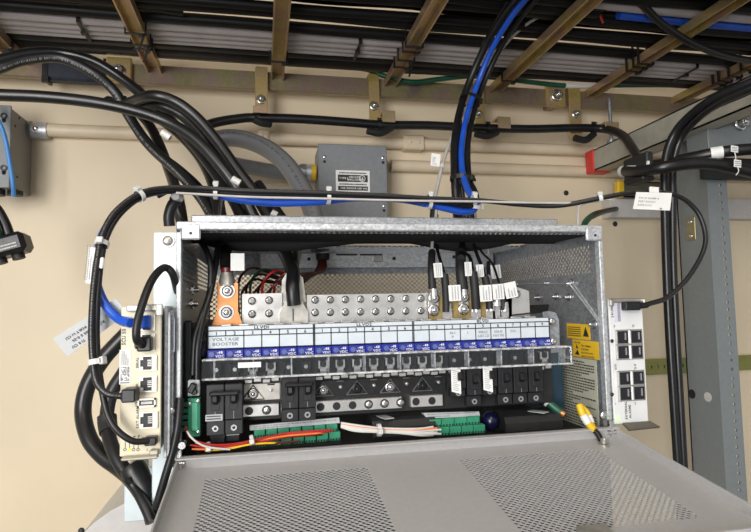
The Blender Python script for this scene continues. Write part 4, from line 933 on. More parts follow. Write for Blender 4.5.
# red, green and black wires through the rear grommet
gr = thing('rear_grommet', 'black rubber grommet in the cabinet rear ledge', 'grommet', P(322, 258, Y1-.02))
c = P(322, 258, Y1-.024); part(MB().cyl((c.x, Y1-.035, c.z+.006), (c.x, Y1-.035, c.z-.004), .0115, 16, .0105), 'ring', M_blkm, gr); part(MB().cyl((c.x, Y1-.035, c.z+.008), (c.x, Y1-.035, c.z+.006), .0125, 16), 'collar', M_tind, gr)
cols = [M_dred, M_blk, M_dred, M_green, M_dred, M_blk, M_red, M_dred, M_blk, M_dred]
for k_ in range(10):
    dx = (k_-4.5)*1.1; mk = cols[k_]; nm = {M_dred: 'dark red', M_blk: 'black', M_green: 'green', M_red: 'red'}[mk]
    ex = 243+k_*4.0; pk = 268+((k_*7) % 10)*1.6
    cable('control_wire', f'{nm} control wire looping from the rear grommet behind the bus bars', [(322+dx*.7, 258, Y1-.035), (322+dx*.8, 266+k_*.3, Y1-.045-k_*.003), (316+dx*.9, 276-k_*.4, .85-k_*.004), (300+dx*.6, 284-k_*1.2, .81-k_*.006), (ex+22, pk+3, .77-k_*.004), (ex+8, pk, .74-k_*.004), (ex-3, pk+10, .715), (ex-5, 296, .70), (ex-4, 320, .69)], .0017, mk, 'wire', 'control wires behind the bus', 5, 7)
# black cables looping down the inside of the left side
for label, l, r_ in (('black cable looping down just inside the left wall of the cabinet', [(176, 205, .72), (183, 222, .715), (196, 236, .68), (207, 252, .655), (211, 272, .645), (209, 295, .64), (201, 318, .63), (195, 340, .622), (193, 375, .62)], .0034),
                     ('second black cable just inside the cabinet beside the copper lug', [(223, 190, .72), (221, 212, .715), (219, 232, .71), (217, 255, .665), (211, 290, .640), (203, 318, .630), (198, 345, .618), (197, 380, .617)], .0034)):
    cable('interior_cable', label, l, r_, M_blk, 'cable', 'cables down the left inside')
# ------------------------------------------------------------------ lower electronics
def greenblock(label, rows, strip, Y):
    t = thing('terminal_board', label, 'terminal block', P(*strip[0], Y), 'green terminal boards at the cabinet floor')
    q = [P(x, y, Y+.004) for x, y in strip]; part(MB().prism(q, Vector((0, .008, -.001))), 'marking_strip', M_gpaper, t)
    g = MB(); a = q[0]; u = (q[1]-q[0]); dashes(g, a+u*.04+Vector((0, 0, .0008)), u, (q[3]-q[0]), u.length*.92, (q[3]-q[0]).length*.8, 2, 8); part(g, 'small_print', M_gink, t)
    for (xa, ya, xb, yb, h, n_, dy) in rows:
        for j in range(n_):
            f0, f1 = j/n_+.006, (j+1)/n_-.006
            A = P(xa+(xb-xa)*f0, ya+(yb-ya)*f0, Y+dy); B = P(xa+(xb-xa)*f1, ya+(yb-ya)*f1, Y+dy); hh = h*Y/FPX
            z = (A.z+B.z)/2; bl = part(MB().mm((A.x, Y+dy, z-hh), (B.x, Y+dy+.009, z), .0006), 'plug', M_grnblk, t)
            for s_ in range(4):
                xx = A.x+(B.x-A.x)*(s_+.5)/4; part(MB().mm((xx-.0009, Y+dy-.0003, z-hh+.0006), (xx+.0009, Y+dy+.001, z-hh+.0028)), 'entry', M_dark, bl)
    q0 = P(strip[0][0], rows[-1][1]+rows[-1][4], Y+.01); q1 = P(strip[1][0], rows[-1][3]+rows[-1][4], Y+.01)
    part(MB().mm((q0.x, Y+.006, Z0+.004), (q1.x, Y+.016, min(q0.z, q1.z)+.012)), 'circuit_board', mat('dark_board', (.02, .03, .025), .5, 0, .2, 80), t)
greenblock('green terminal board left of centre on the cabinet floor', [(253.5, 431, 338, 424, 7, 7, 0), (256, 438.5, 341, 431.5, 8.5, 7, -.005)], [(250, 430.5), (340, 423), (339, 417.5), (249.5, 425.5)], .632)
greenblock('green terminal board right of centre below the tagged breakers', [(429, 420, 480, 416, 8, 4, 0), (438, 427.5, 485.5, 424.5, 8.5, 4, -.005)], [(427, 418.5), (480, 416), (479, 411.5), (423, 413)], .632)
for label, x0, x1, y0, y1 in (('black plastic cover behind the white wires', 370, 432, 417, 446), ('black plastic cover on the cabinet floor at the right', 500, 556, 413, 442)):
    a, b2 = P(x0, y0, .645), P(x1, y0-2, .645); c = (a+b2)/2; L = b2.x-a.x; pr = [(0, 0), (.012, .003), (.024, .003), (.036, 0), (.042, -.008), (.042, -.03), (0, -.03)]
    t = thing('plastic_cover', label, 'cover', (c.x, .65, Z0+.002), 'black covers on the cabinet floor')
    q = [Vector((a.x, .630+py, a.z+pz_)) for py, pz_ in ((0, -.020), (0, -.010), (.004, -.003), (.012, 0), (.030, 0), (.038, -.004), (.042, -.012), (.042, -.020))]
    part(MB().prism(q, Vector((L, 0, 0))), 'shell', M_blkm, t)
    f_ = .14 if x0 < 400 else .55; g = part(MB().box((a.x+L*f_+.006, .6385, a.z+.0002), (.012, .022, .0008), rotm(rz=.25 if x0 < 400 else .6), 0), 'grey_label', M_gpaper, t)
# left vertical terminal with relay
t = thing('terminal_block', 'vertical green terminal block at the left front of the cabinet', 'terminal block', P(193, 437, .606))
a, b2 = P(187.5, 437.5, .612), P(200, 398, .612); part(MB().mm((a.x, .612, a.z), (b2.x, .626, b2.z), .0008), 'housing', M_grnblk, t)
part(MB().mm((a.x+.0035, .6100, a.z+.006), (a.x+.0105, .612, b2.z-.004), .001), 'plug', mat('light_green_terminal', (.06, .36, .21), .4, 0, .1, 120), t)
for j in range(5):
    c = P(184.5, 405+j*6.2, .612); part(MB().mm((c.x-.003, .612, c.z-.0022), (c.x+.004, .618, c.z+.0022), .0004), 'contact', M_green, t)
for x, y in ((198, 401), (198, 432), (189.5, 404)): c = P(x, y, .611); part(MB().screw(c, (0, -1, 0), .0022), 'screw', M_steel, t)
a, b2 = P(187.5, 396.5, .611), P(199.5, 380, .611); part(MB().mm((a.x, .612, a.z), (b2.x, .622, b2.z), .0008), 'relay_base', M_gpaper, t)
c = P(192, 388, .608); part(MB().box(c, (.007, .006, .011), rotm(ry=.5), .0015).box(c+Vector((.002, .001, -.004)), (.006, .005, .006), rotm(ry=-.4), .001), 'relay', M_blkp, t)
# small modules below the left breaker
for label, x0, x1, y0, y1, m_ in (('small grey relay with a label below the left double breaker', 226, 239.5, 428, 442, M_gpaper), ('dark module beside the grey relay below the left breaker', 210, 225, 432, 444, M_blkp)):
    a, b2 = P(x0, y1, .626), P(x1, y0, .626); t = thing('relay_module', label, 'relay', (a.x+.008, .63, a.z))
    part(MB().mm((a.x, .626, a.z), (b2.x, .640, b2.z), .0008), 'case', M_blkp, t); part(MB().mm((a.x+.0003, .6252, (a.z+b2.z)/2), (b2.x-.0003, .626, b2.z-.0006)), 'label', m_, t)
# wires
W_ = [('red', M_red, [(185.5, 426, .603), (188, 434, .601), (196, 441, .601), (215, 445, .604), (240, 443, .610), (262, 438, .614), (290, 433.5, .617), (325, 432, .618), (333, 430.5, .620)]),
      ('orange', M_orange, [(192, 449, .606), (210, 449, .606), (235, 446, .609), (256, 441, .612), (285, 436, .615), (315, 433.5, .617), (331, 431.5, .620)]),
      ('red', M_red, [(190, 445, .604), (213, 447.5, .605), (238, 444.5, .609), (260, 439.5, .612), (282, 434, .616), (300, 432, .618), (330, 430, .620)]),
      ('dark red', M_dred, [(196, 450, .607), (225, 448.5, .608), (250, 445, .611), (275, 443.5, .613), (300, 441, .618)]),
      ('yellow', M_yelcap, [(205, 451, .607), (230, 448.5, .607), (250, 444.5, .609), (272, 443, .612), (280, 444, .617)]),
      ('white', M_wwire, [(187, 431, .600), (191, 437, .599), (199, 443.5, .599), (210, 447.5, .601), (230, 449.5, .605)])]
for k_, (nm, m_, l) in enumerate(W_): cable('signal_wire', f'{nm} signal wire crossing the left terminal board, {["topmost", "lowest orange", "middle", "deepest", "shortest", "from the vertical block"][k_]} of the loom', l, .0011, m_, 'wire', 'signal wires at the left floor', 5, 7)
rw = random.Random(15)
for k_ in range(7):
    m_, nm = ((M_red, 'red'), (M_dred, 'dark red'), (M_orange, 'orange'))[k_ % 3]; j_ = rw.uniform(-2.2, 2.2); e_ = rw.uniform(-25, 0); z_ = .0016*(k_-3)
    cable('signal_wire', f'thin {nm} wire in the red loom on the cabinet floor', [(190+k_, 444+j_*.6, .609+z_), (214+k_, 447.5+j_*.5, .611+z_), (240, 444+j_, .615+z_), (262, 439.5+j_, .618+z_), (290+e_*.3, 435.5+j_, .620+z_), (322+e_, 433+j_*1.2, .622+z_)], .0009, m_, 'wire', f'thin {nm} wires of the red loom', 5, 6)
for x, y in ((252, 440), (209, 447)): c = P(x, y, .609); tie(c, Vector((1, 0, .2)), .0042, M_tie, 'white tie around the red signal wires' + (' near the grey relay' if x > 230 else ' at the far left'), None, .0035)
for k_ in range(7):
    dy = (k_-3)*1.4; m_ = M_wwire if k_ not in (1, 4) else (M_orange if k_ == 1 else M_tie)
    cable('white_wire', 'white signal wire in the loom in front of the black cover' if m_ is not M_orange else 'orange signal wire at the left of the white loom', [(341, 425+dy*.5, .628), (355, 428+dy*.7, .624), (378, 430+dy*.5, .619), (400, 431+dy*.5, .617), (420, 432+dy*.8, .616), (433 + (k_ % 3)*4, 431+dy, .620)], .0013, m_, 'wire', 'white wires in front of the cover' if m_ is not M_orange else None, 5, 7)
c = P(379, 430, .619); tie(c, UX, .0058, M_tie, 'white tie around the white signal wire loom', None, .004)
# dark blue capacitor, green wire with copper end
a = P(490, 421, .648); part_b = solo(MB().ball(a, .012, 8, UX, .9), 'blue_capacitor', mat('dark_blue_cap', (.006, .007, .035), .25, 0, .1, 60), 'dark blue rounded capacitor between the terminal board and the right cover', 'capacitor')
t = thing('bare_wire', 'thick dark green wire with a bare copper end beside the instruction sticker', 'wire', P(556, 408, .655))
part(MB().tube(catmull(pts3([(543, 398, .650), (549, 403, .645), (556, 409, .640), (561, 412.5, .636)]), 5), .0052, 10), 'jacket', M_green, t); part(MB().tube(pts3([(561, 412.5, .636), (564.5, 415, .633)]), .0036, 8), 'copper_end', M_copper, t)
i_ = P(548, 402, .646); part(MB().ring(i_, (P(556, 409, .640)-P(543, 398, .650)), .0053, .0066, .003, 14), 'grey_tie', M_tie, t)
# yellow earth strap on the door
t = thing('earth_strap', 'yellow and black earth strap bolted to the door corner', 'earth strap', P(603, 446, .59))
c5 = catmull(pts3([(579, 404, .600), (582, 413, .597), (588, 423, .594), (594, 430, .592)]), 5); part(MB().tube(c5, [.0028]+[.0042]*(len(c5)-2)+[.0040], 10), 'yellow_sleeve', M_yelcap, t)
c6 = catmull(pts3([(580, 405, .606), (587, 412, .603), (591, 421, .600), (594, 430, .596)]), 5); part(MB().tube(c6, .0030, 10), 'yellow_sleeve', M_yelcap, t)
for cc, f in ((c5, .52), (c6, .58)): k_ = int(f*len(cc)); part(MB().tube(cc[k_-2:k_+3], .0045 if cc is c5 else .0034, 10), 'white_band', M_paper, t)
part(MB().tube(catmull(pts3([(592.5, 428, .592), (597, 433, .590), (600.5, 439, .588), (601.5, 443, .586)]), 5), .0034, 10), 'black_sleeve', M_blk, t)
hit = D(P(602, 445, .58).x-HL.x, .020)
part(MB().ring(hit+dn*.001, dn, .003, .0065, .002, 16).bolt(hit+dn*.002, dn, .004, .005, False), 'ring_terminal', M_tind, t)
# ================================================================== MODULES AT BOTH SIDES
def jack(root, x0, y0, x1, y1, Y, flip=0, shell=M_jack, dark=True, plugged=None, side=.28):
    """modular socket: shell frame standing proud, dark cavity with a keyed notch on the left"""
    a, b2 = P(x0, y1, Y), P(x1, y0, Y); w_, h_ = b2.x-a.x, b2.z-a.z; yf = Y-.0022
    mb = MB(); e = w_*.07; L = a.x; Rr_ = b2.x; Bz, Tz = a.z, b2.z; sx = Rr_-w_*side
    mb.mm((L, yf, Tz-e), (Rr_, Y, Tz)).mm((L, yf, Bz), (Rr_, Y, Bz+e)).mm((sx, yf, Bz+e), (Rr_, Y, Tz-e))
    mb.mm((L, yf, Bz+e), (L+w_*.20, Y, Bz+h_*.28)).mm((L, yf, Tz-h_*.28), (L+w_*.20, Y, Tz-e)); mb.mm((L, yf, Bz+h_*.28), (L+e*.5, Y, Tz-h_*.28))
    j = part(mb, 'socket', shell, root)
    part(MB().mm((L+e*.3, Y-.0008, Bz+e*.5), (sx, Y, Tz-e*.5)), 'cavity', M_dark, j)
    g = MB()
    for k_ in range(4): g.mm((L+w_*.45, Y-.0014, Bz+h_*(.3+.12*k_)), (sx-w_*.03, Y-.0009, Bz+h_*(.3+.12*k_)+.0007))
    part(g, 'contacts', M_tind, j)
    return a, b2
CYF = .572
t = thing('controller_module', 'beige controller module with network sockets left of the cabinet', 'module', P(140, 457, CYF+.03))
a, b2 = P(119.5, 457, CYF), P(161.5, 306, CYF)
part(MB().mm((a.x+.002, CYF+.0025, a.z+.001), (b2.x-.002, .690, b2.z-.002), .001), 'housing', M_galv, t)
fpz = part(MB().mm((a.x, CYF, a.z), (b2.x, CYF+.0025, b2.z), .0008), 'faceplate', M_beige, t)
for q4 in ((140, 314, 155.5, 331), (139, 333.5, 155.5, 351), (140, 355, 157, 371), (140, 375.5, 157, 392), (140, 411, 158, 428.5)): jack(t, *q4, CYF)
u0, u1 = P(138, 407.5, CYF), P(156, 397.5, CYF)
us = part(MB().mm((u0.x, CYF-.0025, u0.z), (u1.x, CYF, u0.z+.0018)).mm((u0.x, CYF-.0025, u1.z-.0018), (u1.x, CYF, u1.z)).mm((u0.x, CYF-.0025, u0.z), (u0.x+.0014, CYF, u1.z)).mm((u1.x-.0014, CYF-.0025, u0.z), (u1.x, CYF, u1.z)), 'usb_socket', M_jack, t)
part(MB().mm((u0.x+.001, CYF-.0006, u0.z+.001), (u1.x-.001, CYF, u1.z-.001)), 'cavity', M_dark, us); part(MB().mm((u0.x+.003, CYF-.0022, u0.z+.003), (u1.x-.003, CYF-.0006, u0.z+.0055)), 'tongue', M_wwire, us)
a1, b1 = P(126, 312, CYF-.004), P(163, 304, CYF-.004); part(MB().mm((a1.x, CYF-.005, a1.z), (b1.x, CYF, b1.z), .0015).mm((b1.x-.006, CYF-.008, a1.z-.004), (b1.x, CYF-.003, b1.z), .001), 'top_lever', M_jack, t)
a1, b1 = P(121, 461, CYF-.006), P(158, 454, CYF-.006); part(MB().mm((a1.x, CYF-.008, a1.z), (b1.x, CYF, b1.z-.001), .001).mm((b1.x-.008, CYF-.006, b1.z-.001), (b1.x, CYF, b1.z+.004), .001), 'bottom_lever', mat('lever_metal', (.45, .42, .34), .4, .3, .05, 60), t)
a1, b1 = P(119.3, 384.5, CYF), P(131, 349.5, CYF)
bl = part(MB().mm((a1.x, CYF-.0005, a1.z), (b1.x, CYF, b1.z)), 'barcode_label', M_paper, t)
g = MB(); w_, h_ = b1.x-a1.x, b1.z-a1.z; o = Vector((a1.x, CYF-.0005, a1.z))
rect(g, o+UX*w_*.1+UZ*h_*.03, UX, UZ, w_*.8, h_*.035)
rb_ = random.Random(4)
for ii in range(9):
    for jj in range(12):
        if rb_.random() < .5: rect(g, o+UX*w_*(.12+.085*ii)+UZ*h_*(.1+.034*jj), UX, UZ, w_*.08, h_*.032)
dashes(g, o+UX*w_*.15+UZ*h_*.55, UZ, -UX, h_*.42, -w_*.7, 4, 22, .6, .0004); part(g, 'print', M_gink, bl)
g = MB(); o = P(125.5, 345, CYF); text(g, 'SCU 50 OV', o, UZ, -UX, .0034, .0004, False, .95)
text(g, 'SERIAL', P(138.5, 368, CYF), UZ, -UX, .0022, .0004); text(g, 'F1', P(138.5, 386, CYF), UZ, -UX, .0022, .0004); text(g, 'USB', P(137.5, 406, CYF), UZ, -UX, .0024, .0004); text(g, 'EXT ALARM', P(138.8, 428, CYF), UZ, -UX, .0024, .0004)
for x in (125, 129.2, 133.6, 138): rect(g, P(x, 448, CYF), UX, UZ, .0004, .008+.003*(x > 130)); g.ring(P(x, 449.5, CYF)-UY*.0004, UY, .0010, .0014, .0002, 10)
for x, y in ((129, 438), (133.5, 437), (138, 436.5)): rect(g, P(x, y, CYF), UX, UZ, .0018, .0010)
text(g, '1', P(147, 451, CYF), UX, UZ, .0022, .0004); part(g, 'lettering', M_ink, fpz)
c = P(129.2, 449.5, CYF); part(MB().ball(c-UY*.0006, .0012, 5), 'lit_led', M_ledy, t)
part(MB().mm(P(147, 444, CYF-.008), P(157, 435.5, CYF), .001), 'power_plug', M_dark, t)
# silver carrier between module and cabinet
a, b2 = P(163.5, 458, .585), P(177, 320, .585)
cr = thing('module_carrier', 'silver vertical carrier rail between the beige module and the cabinet', 'carrier', (a.x, .60, a.z))
part(MB().mm((a.x, .585, a.z), (a.x+.003, .66, P(163, 306, .585).z), .0006), 'rail', M_galv, cr)
part(MB().mm((a.x+.003, .592, a.z), (X0-.0008, .594, P(170, 310, .585).z), .0004), 'web', M_galvd, cr)
part(MB().mm((X0-.0058, .586, a.z), (X0-.0030, .605, P(170, 312, .585).z), .0006), 'rail', M_galv, cr)
a1, b1 = P(167, 352, .5915), P(175, 318, .5915); lb_ = part(MB().mm((a1.x, .5913, a1.z), (b1.x, .592, b1.z)), 'label', mat('blue_grey_label', (.34, .38, .44), .5, 0, .05, 60), cr)
g = MB(); dashes(g, Vector((b1.x-.001, .5913, a1.z+.002)), UZ, -UX, (b1.z-a1.z)*.9, (b1.x-a1.x)*.7, 3, 44); part(g, 'small_print', M_ink, lb_)
c = P(171, 411, .592); part(MB().screw(c, (0, -1, 0), .004), 'rivet', M_steel, cr)
# right module
RYF = .598
t = thing('alarm_module', 'white alarm module with eight network sockets right of the cabinet', 'module', P(626, 424, RYF+.03))
a, b2 = P(616, 424.5, RYF), P(625, 299, RYF); a.x = X1+.0024; b2.x = a.x+.0450
part(MB().mm((a.x+.001, RYF+.0025, a.z+.001), (b2.x-.001, .690, b2.z-.001), .001), 'housing', M_galv, t)
fpz = part(MB().mm((a.x, RYF, a.z), (b2.x, RYF+.0025, b2.z), .0008), 'faceplate', M_whitef, t)
part(MB().mm((a.x-.0020, RYF+.004, a.z-.006), (a.x-.0004, .66, b2.z+.001)), 'side_rail', M_galv, t)
for y0, y1 in ((329.5, 359.5), (370.5, 401)):
    xx0, xx1 = a.x+.0060, b2.x-.0030; zt_2, zb_2 = P(626, y0, RYF).z, P(626, y1, RYF).z
    cg = part(MB().mm((xx0, RYF-.0015, zb_2), (xx1, RYF, zt_2), .0004), 'socket_cage', mat('cage_metal', (.42, .41, .39), .35, .7, .1, 60), t)
    for r_ in range(2):
        for c_i in range(2):
            wx = (xx1-xx0)/2; hx = (zt_2-zb_2)/2; xa = xx0+wx*c_i; za = zb_2+hx*r_
            part(MB().mm((xa+wx*.10+.001, RYF-.0024, za+hx*.10), (xa+wx*.88, RYF-.0014, za+hx*.90)), 'cavity', M_dark, cg)
            part(MB().mm((xa+wx*.62, RYF-.0030, za+hx*.32), (xa+wx*.72, RYF-.0024, za+hx*.80)).mm((xa+.0002, RYF-.0034, za+hx*.06), (xa+.0014, RYF-.0014, za+hx*.94)), 'spring', M_steel, cg)
a1, b1 = P(608.5, 303.5, RYF), P(639.5, 297.5, RYF); part(MB().mm((a.x, RYF-.004, b2.z-.004), (b2.x, RYF, b2.z+.001), .001).mm((a.x-.002, RYF-.007, b2.z-.008), (a.x+.003, RYF-.002, b2.z), .001).mm((b2.x-.003, RYF-.007, b2.z-.008), (b2.x+.001, RYF-.002, b2.z), .001), 'top_lever', M_tind, t)
q = [Vector((a.x+.009, RYF-.003, a.z+.002)), Vector((b2.x, RYF-.003, a.z+.002)), Vector((b2.x+.006, RYF-.012, a.z-.003)), Vector((a.x+.011, RYF-.012, a.z-.004))]
part(MB().prism(q[::-1], Vector((0, .002, -.002))), 'bottom_lever', mat('dark_lever', (.20, .18, .15), .4, .4, .1, 60), t)
a1, b1 = P(614.5, 321.8, RYF), P(620, 302, RYF); lb_ = part(MB().mm((a1.x, RYF-.0005, a1.z), (b1.x, RYF, b1.z)), 'barcode_label', mat('lilac_label', (.62, .60, .70), .5, 0, .04, 60), t)
g = MB(); o = Vector((b1.x-.0008, RYF-.0005, a1.z+.0006)); dashes(g, o, UZ, -UX, (b1.z-a1.z)*.93, (b1.x-a1.x)*.45, 3, 51, .9); part(g, 'small_print', M_ink, lb_)
g = MB(); text(g, 'SAU100', P(613.5, 317.5, RYF), UZ, -UX, .0032, .0004); text(g, 'EXTERNAL', P(627.5, 419, RYF), UZ, -UX, .0030, .0004, False, .9); text(g, 'ALARMS', P(631.2, 418, RYF), UZ, -UX, .0030, .0004, False, .9)
for x, y, s_ in ((613.5, 327, 'J1'), (632, 326.5, 'J2'), (614.5, 366.5, '13'), (634, 366, '14'), (614.5, 369.5, 'J3'), (634, 369, 'J4'), (615, 404.8, '1'), (634.5, 404.3, '2')): text(g, s_, P(x, y, RYF), UX, UZ, .0024, .0004)
part(g, 'lettering', M_ink, fpz)
c = P(617, 418.5, RYF); part(MB().ball(c-UY*.0012, .0020, 6), 'lit_led', M_ledg, t)
for y in (341, 394.5): c = P(612, y, RYF-.002); part(MB().screw(c, (0, -1, 0), .0022), 'thumb_screw', M_dark, t)
# ================================================================== CABLES
TB = 'thick black cables descending into the cabinet'
thick = [
 ('thick printed black cable, uppermost of those entering from the left', M_prnt, .0086, [(-30, 78, .84), (0, 68, .84), (25, 60, .85), (60, 58, .86), (92, 72, .86), (115, 92, .87), (130, 118, .87), (150, 146, .85), (178, 172, .82), (198, 194, .79), (212, 216, .765), (222, 240, .755)]),
 ('thick black cable arching just above the printed one', M_blk2, .0092, [(-30, 66, .87), (0, 60, .88), (30, 53, .89), (62, 53, .90), (95, 62, .90), (125, 81, .90), (152, 103, .89), (185, 135, .87), (212, 168, .84), (236, 205, .78), (246, 235, .75)]),
 ('thick black cable sweeping straight across from the left edge', M_blk2, .0092, [(-30, 94, .79), (0, 95, .79), (45, 97, .79), (92, 102, .79), (132, 110, .79), (165, 121, .79), (195, 139, .78), (222, 168, .77), (242, 196, .765), (254, 218, .76), (262, 240, .755)]),
 ('thick black cable with the highest arch left of the junction box', M_blk2, .0090, [(108, 101, .90), (121, 105, .88), (132, 102, .845), (143, 97.5, .815), (157, 96, .80), (176, 102, .80), (196, 117, .80), (216, 140, .795), (236, 168, .785), (254, 192, .775), (270, 216, .765), (280, 240, .755)]),
 ('thick black cable arching just below the highest arch', M_blk, .0088, [(108, 104, .93), (124, 109, .90), (138, 108, .865), (150, 105, .84), (164, 106.5, .83), (184, 117, .83), (203, 137, .82), (222, 166, .81), (238, 192, .80), (252, 216, .785), (262, 240, .78)]),
 ('thick black cable curving lowest between the arches and the wall', M_blk, .0086, [(122, 98, .92), (130, 116, .92), (142, 137, .91), (158, 154, .90), (180, 171, .87), (200, 190, .84), (218, 216, .80), (228, 240, .79)]),
 ('broad black cable dropping steeply behind the arches', M_blk, .0102, [(140, 106, .95), (162, 120, .95), (184, 138, .94), (202, 160, .92), (214, 186, .86), (220, 214, .80), (224, 240, .79)]),
 ('black cable dropping behind the left corner of the cabinet', M_blk2, .0090, [(138, 112, .95), (150, 126, .94), (160, 146, .92), (169, 170, .88), (177, 194, .80), (181, 216, .745), (184, 240, .735)])]
for lb_, m_, r_, l in thick: cable('power_cable', lb_, l, r_*.87, m_, 'cable', TB, 7, 12)
# white markers on them
for x, y, Y, w_, h_, ry, lab in ((166, 135, .76, .020, .011, .6, 'white marker sleeve between the thick black cables on the left'), (236, 181, .735, .018, .010, -.5, 'white marker sleeve on a thick black cable above the cabinet'), (274, 214, .73, .012, .010, -.5, 'white marker sleeve just above the cabinet top beside the conduit')):
    c = P(x, y, Y); d = Vector((math.cos(ry), 0, -math.sin(abs(ry)) if ry > 0 else -math.sin(abs(ry)))); d.normalize()
    solo(MB().tube([c-d*w_*.32, c+d*w_*.32], .0046, 10), 'marker_sleeve', M_tie, lab, 'marker')
# connector standing at left corner of the top
t = thing('cable_gland', 'black cable gland with a silver insert above the cabinet left corner', 'gland', P(172, 222, .66))
cg_ = catmull(pts3([(176, 200, .665), (172, 206, .662), (169, 216, .662), (169.5, 226, .664)]), 5); part(MB().tube(cg_, [.0072, .0072]+[.0062]*(len(cg_)-2), 12), 'body', M_blk, t)
c = P(177, 198.5, .662); part(MB().cyl(c+Vector((.002, .002, .001)), c+Vector((-.001, -.0065, .0015)), .0060, 12, .0048), 'insert', M_tin, t)
# grey flexible conduit
cable('flex_conduit', 'thick grey flexible conduit curving down left of the junction box', [(196, 150, .97), (212, 141, .97), (235, 138, .96), (262, 146, .94), (284, 162, .91), (300, 185, .88), (311, 207, .86), (318, 232, .845), (320, 250, .84)], .0148, M_gflex, 'conduit', None, 8, 16)
# vertical bundle by the blue cable
BL = [(548, -32, .72), (530, -6, .745), (512, 16, .78), (493, 47, .83), (479, 80, .86), (468, 112, .85), (462, 142, .81), (462, 168, .76), (467, 188, .71), (475, 202, .672), (473, 210, .672), (462, 211.5, .668), (445, 208, .664), (425, 203.5, .664), (400, 199, .664), (365, 197.5, .664), (340, 199, .664), (320, 201.5, .664), (280, 203, .664), (250, 201, .664), (225, 196.5, .664), (205, 192, .664), (170, 190, .656), (141, 196, .636), (118, 213.5, .615), (103, 235, .603), (97, 257, .595), (95.5, 276, .588), (99, 292, .584), (107, 307, .580), (119, 319, .575), (131, 323, .563)]
bo, bc = cable('blue_data_cable', 'blue data cable dropping from the rack and running left to the module', BL, .0046, M_blue, 'cable', None, 7, 10)
cable('riser_cable', 'black cable left of the blue one dropping from the rack into the cabinet', [(538, -32, .735), (520, -6, .76), (503, 17, .795), (485, 47, .845), (470, 80, .875), (459.5, 112, .865), (454.5, 142, .818), (454.5, 172, .768), (456, 200, .757), (457.5, 222, .755), (459, 240, .745)], .0060, M_blk, 'cable', 'risers beside the blue cable', 7, 10)
cable('riser_cable', 'black cable right of the blue one dropping from the rack into the cabinet', [(556, -32, .735), (540, -6, .76), (521, 17, .795), (501, 47, .845), (485, 80, .875), (474, 112, .865), (468, 142, .818), (468, 172, .766), (471, 192, .752), (470, 215, .75), (468, 240, .745)], .0048, M_blk, 'cable', 'risers beside the blue cable', 7, 10)
cable('riser_cable', 'thin black cable behind the blue one dropping into the cabinet', [(530, -32, .75), (513, -6, .775), (499, 17, .81), (483, 47, .86), (469, 82, .892), (461, 112, .885), (459, 142, .828), (460, 172, .779), (463, 200, .770), (464, 225, .765)], .0038, M_blk2, 'cable', 'risers beside the blue cable', 7, 8)
gw, gc = cable('grey_wire', 'light grey wire slanting down left of the blue cable', [(600, -5, .80), (560, 9, .82), (530, 22, .85), (505, 45, .88), (488, 72, .90), (471, 100, .89), (456, 128, .86), (445, 156, .83), (439, 180, .80), (434.5, 200, .775), (433, 214, .76)], .0027, M_gwire, 'wire', None, 7, 8)
cable('wire_sleeve', 'black sleeve on the grey wire just above the cabinet top', [(434, 202, .770), (433, 214, .757), (432.5, 224, .752)], .0046, M_blkm, 'sleeve')
i = near(gc, 441, 165); c = gc[i]; a = P(435.5, 160, c.y-.003)
tg = thing('wire_tag', 'white printed tag on the slanting grey wire', 'tag', a); rr = rotm(ry=.12); part(MB().box(a, (.0145, .0006, .0195), rr), 'flag', M_paper, tg)
g = MB(); dashes(g, a-rr@UX*.005-rr@UZ*.008-UY*.0004, rr@UX, rr@UZ, .008, .013, 7, 61, .3, .0003); part(g, 'small_print', mat('faint_ink', (.40, .42, .45), .6, 0, .1, 80), tg)
part(MB().ring(c, tdir(gc, i), .0028, .0042, .004, 12), 'wrap', M_tie, tg)
i = near(bc, 470, 97); tie(bc[i]+Vector((0, .010, 0)), tdir(bc, i), .0175, M_btie, 'black cable tie around the vertical bundle at the rail', None, .005, Vector((1, -.6, 0)))
i = near(bc, 462, 177); tie(bc[i]+Vector((.000, .010, 0)), Vector((.1, .05, 1)), .0150, M_btie, 'black cable tie around the vertical bundle above the cabinet', None, .006, Vector((1, -.9, 0)), .012)
# horizontal bundle over the cabinet top
B1 = [(640, 306, .591), (652, 303, .590), (668, 297, .588), (688, 278, .588), (703, 252, .592), (705, 232, .596), (696, 210, .600), (675, 195, .602), (640, 192, .605), (606, 197, .612), (560, 205.5, .630), (520, 204.5, .642), (480, 200.5, .648), (430, 198.5, .648), (380, 195.5, .648), (320, 193, .648), (250, 191, .648), (205, 188.5, .648), (170, 188, .638), (141, 193, .620), (116, 211, .600), (102.5, 234, .588), (97.5, 257, .578), (93.5, 289, .570), (91.5, 330, .566), (93, 362, .562), (97, 383, .558), (108, 394, .555), (124, 396.5, .556)]
_, b1c = cable('patch_cable', 'long thin black cable from the right module across the top to the left module', B1, .0030, M_prnt2, 'cable', 'black cables in the horizontal bundle', 7, 10)
B2 = [(470, 180, .765), (477, 196, .70), (470, 203, .664), (430, 201.5, .654), (380, 198.5, .654), (320, 196, .654), (250, 194, .654), (205, 191.5, .654), (168, 191, .644), (142, 196.5, .626), (120, 214, .606), (107, 236, .594), (101.5, 258, .584), (98, 290, .573), (96.5, 330, .570), (98, 362, .566), (102, 390, .562), (108, 415, .558), (118, 431, .556), (133, 441, .557), (148, 441, .562)]
_, b2c = cable('patch_cable', 'thin black cable in the bundle ending at the lowest socket of the left module', B2, .0030, M_blk, 'cable', 'black cables in the horizontal bundle', 7, 10)
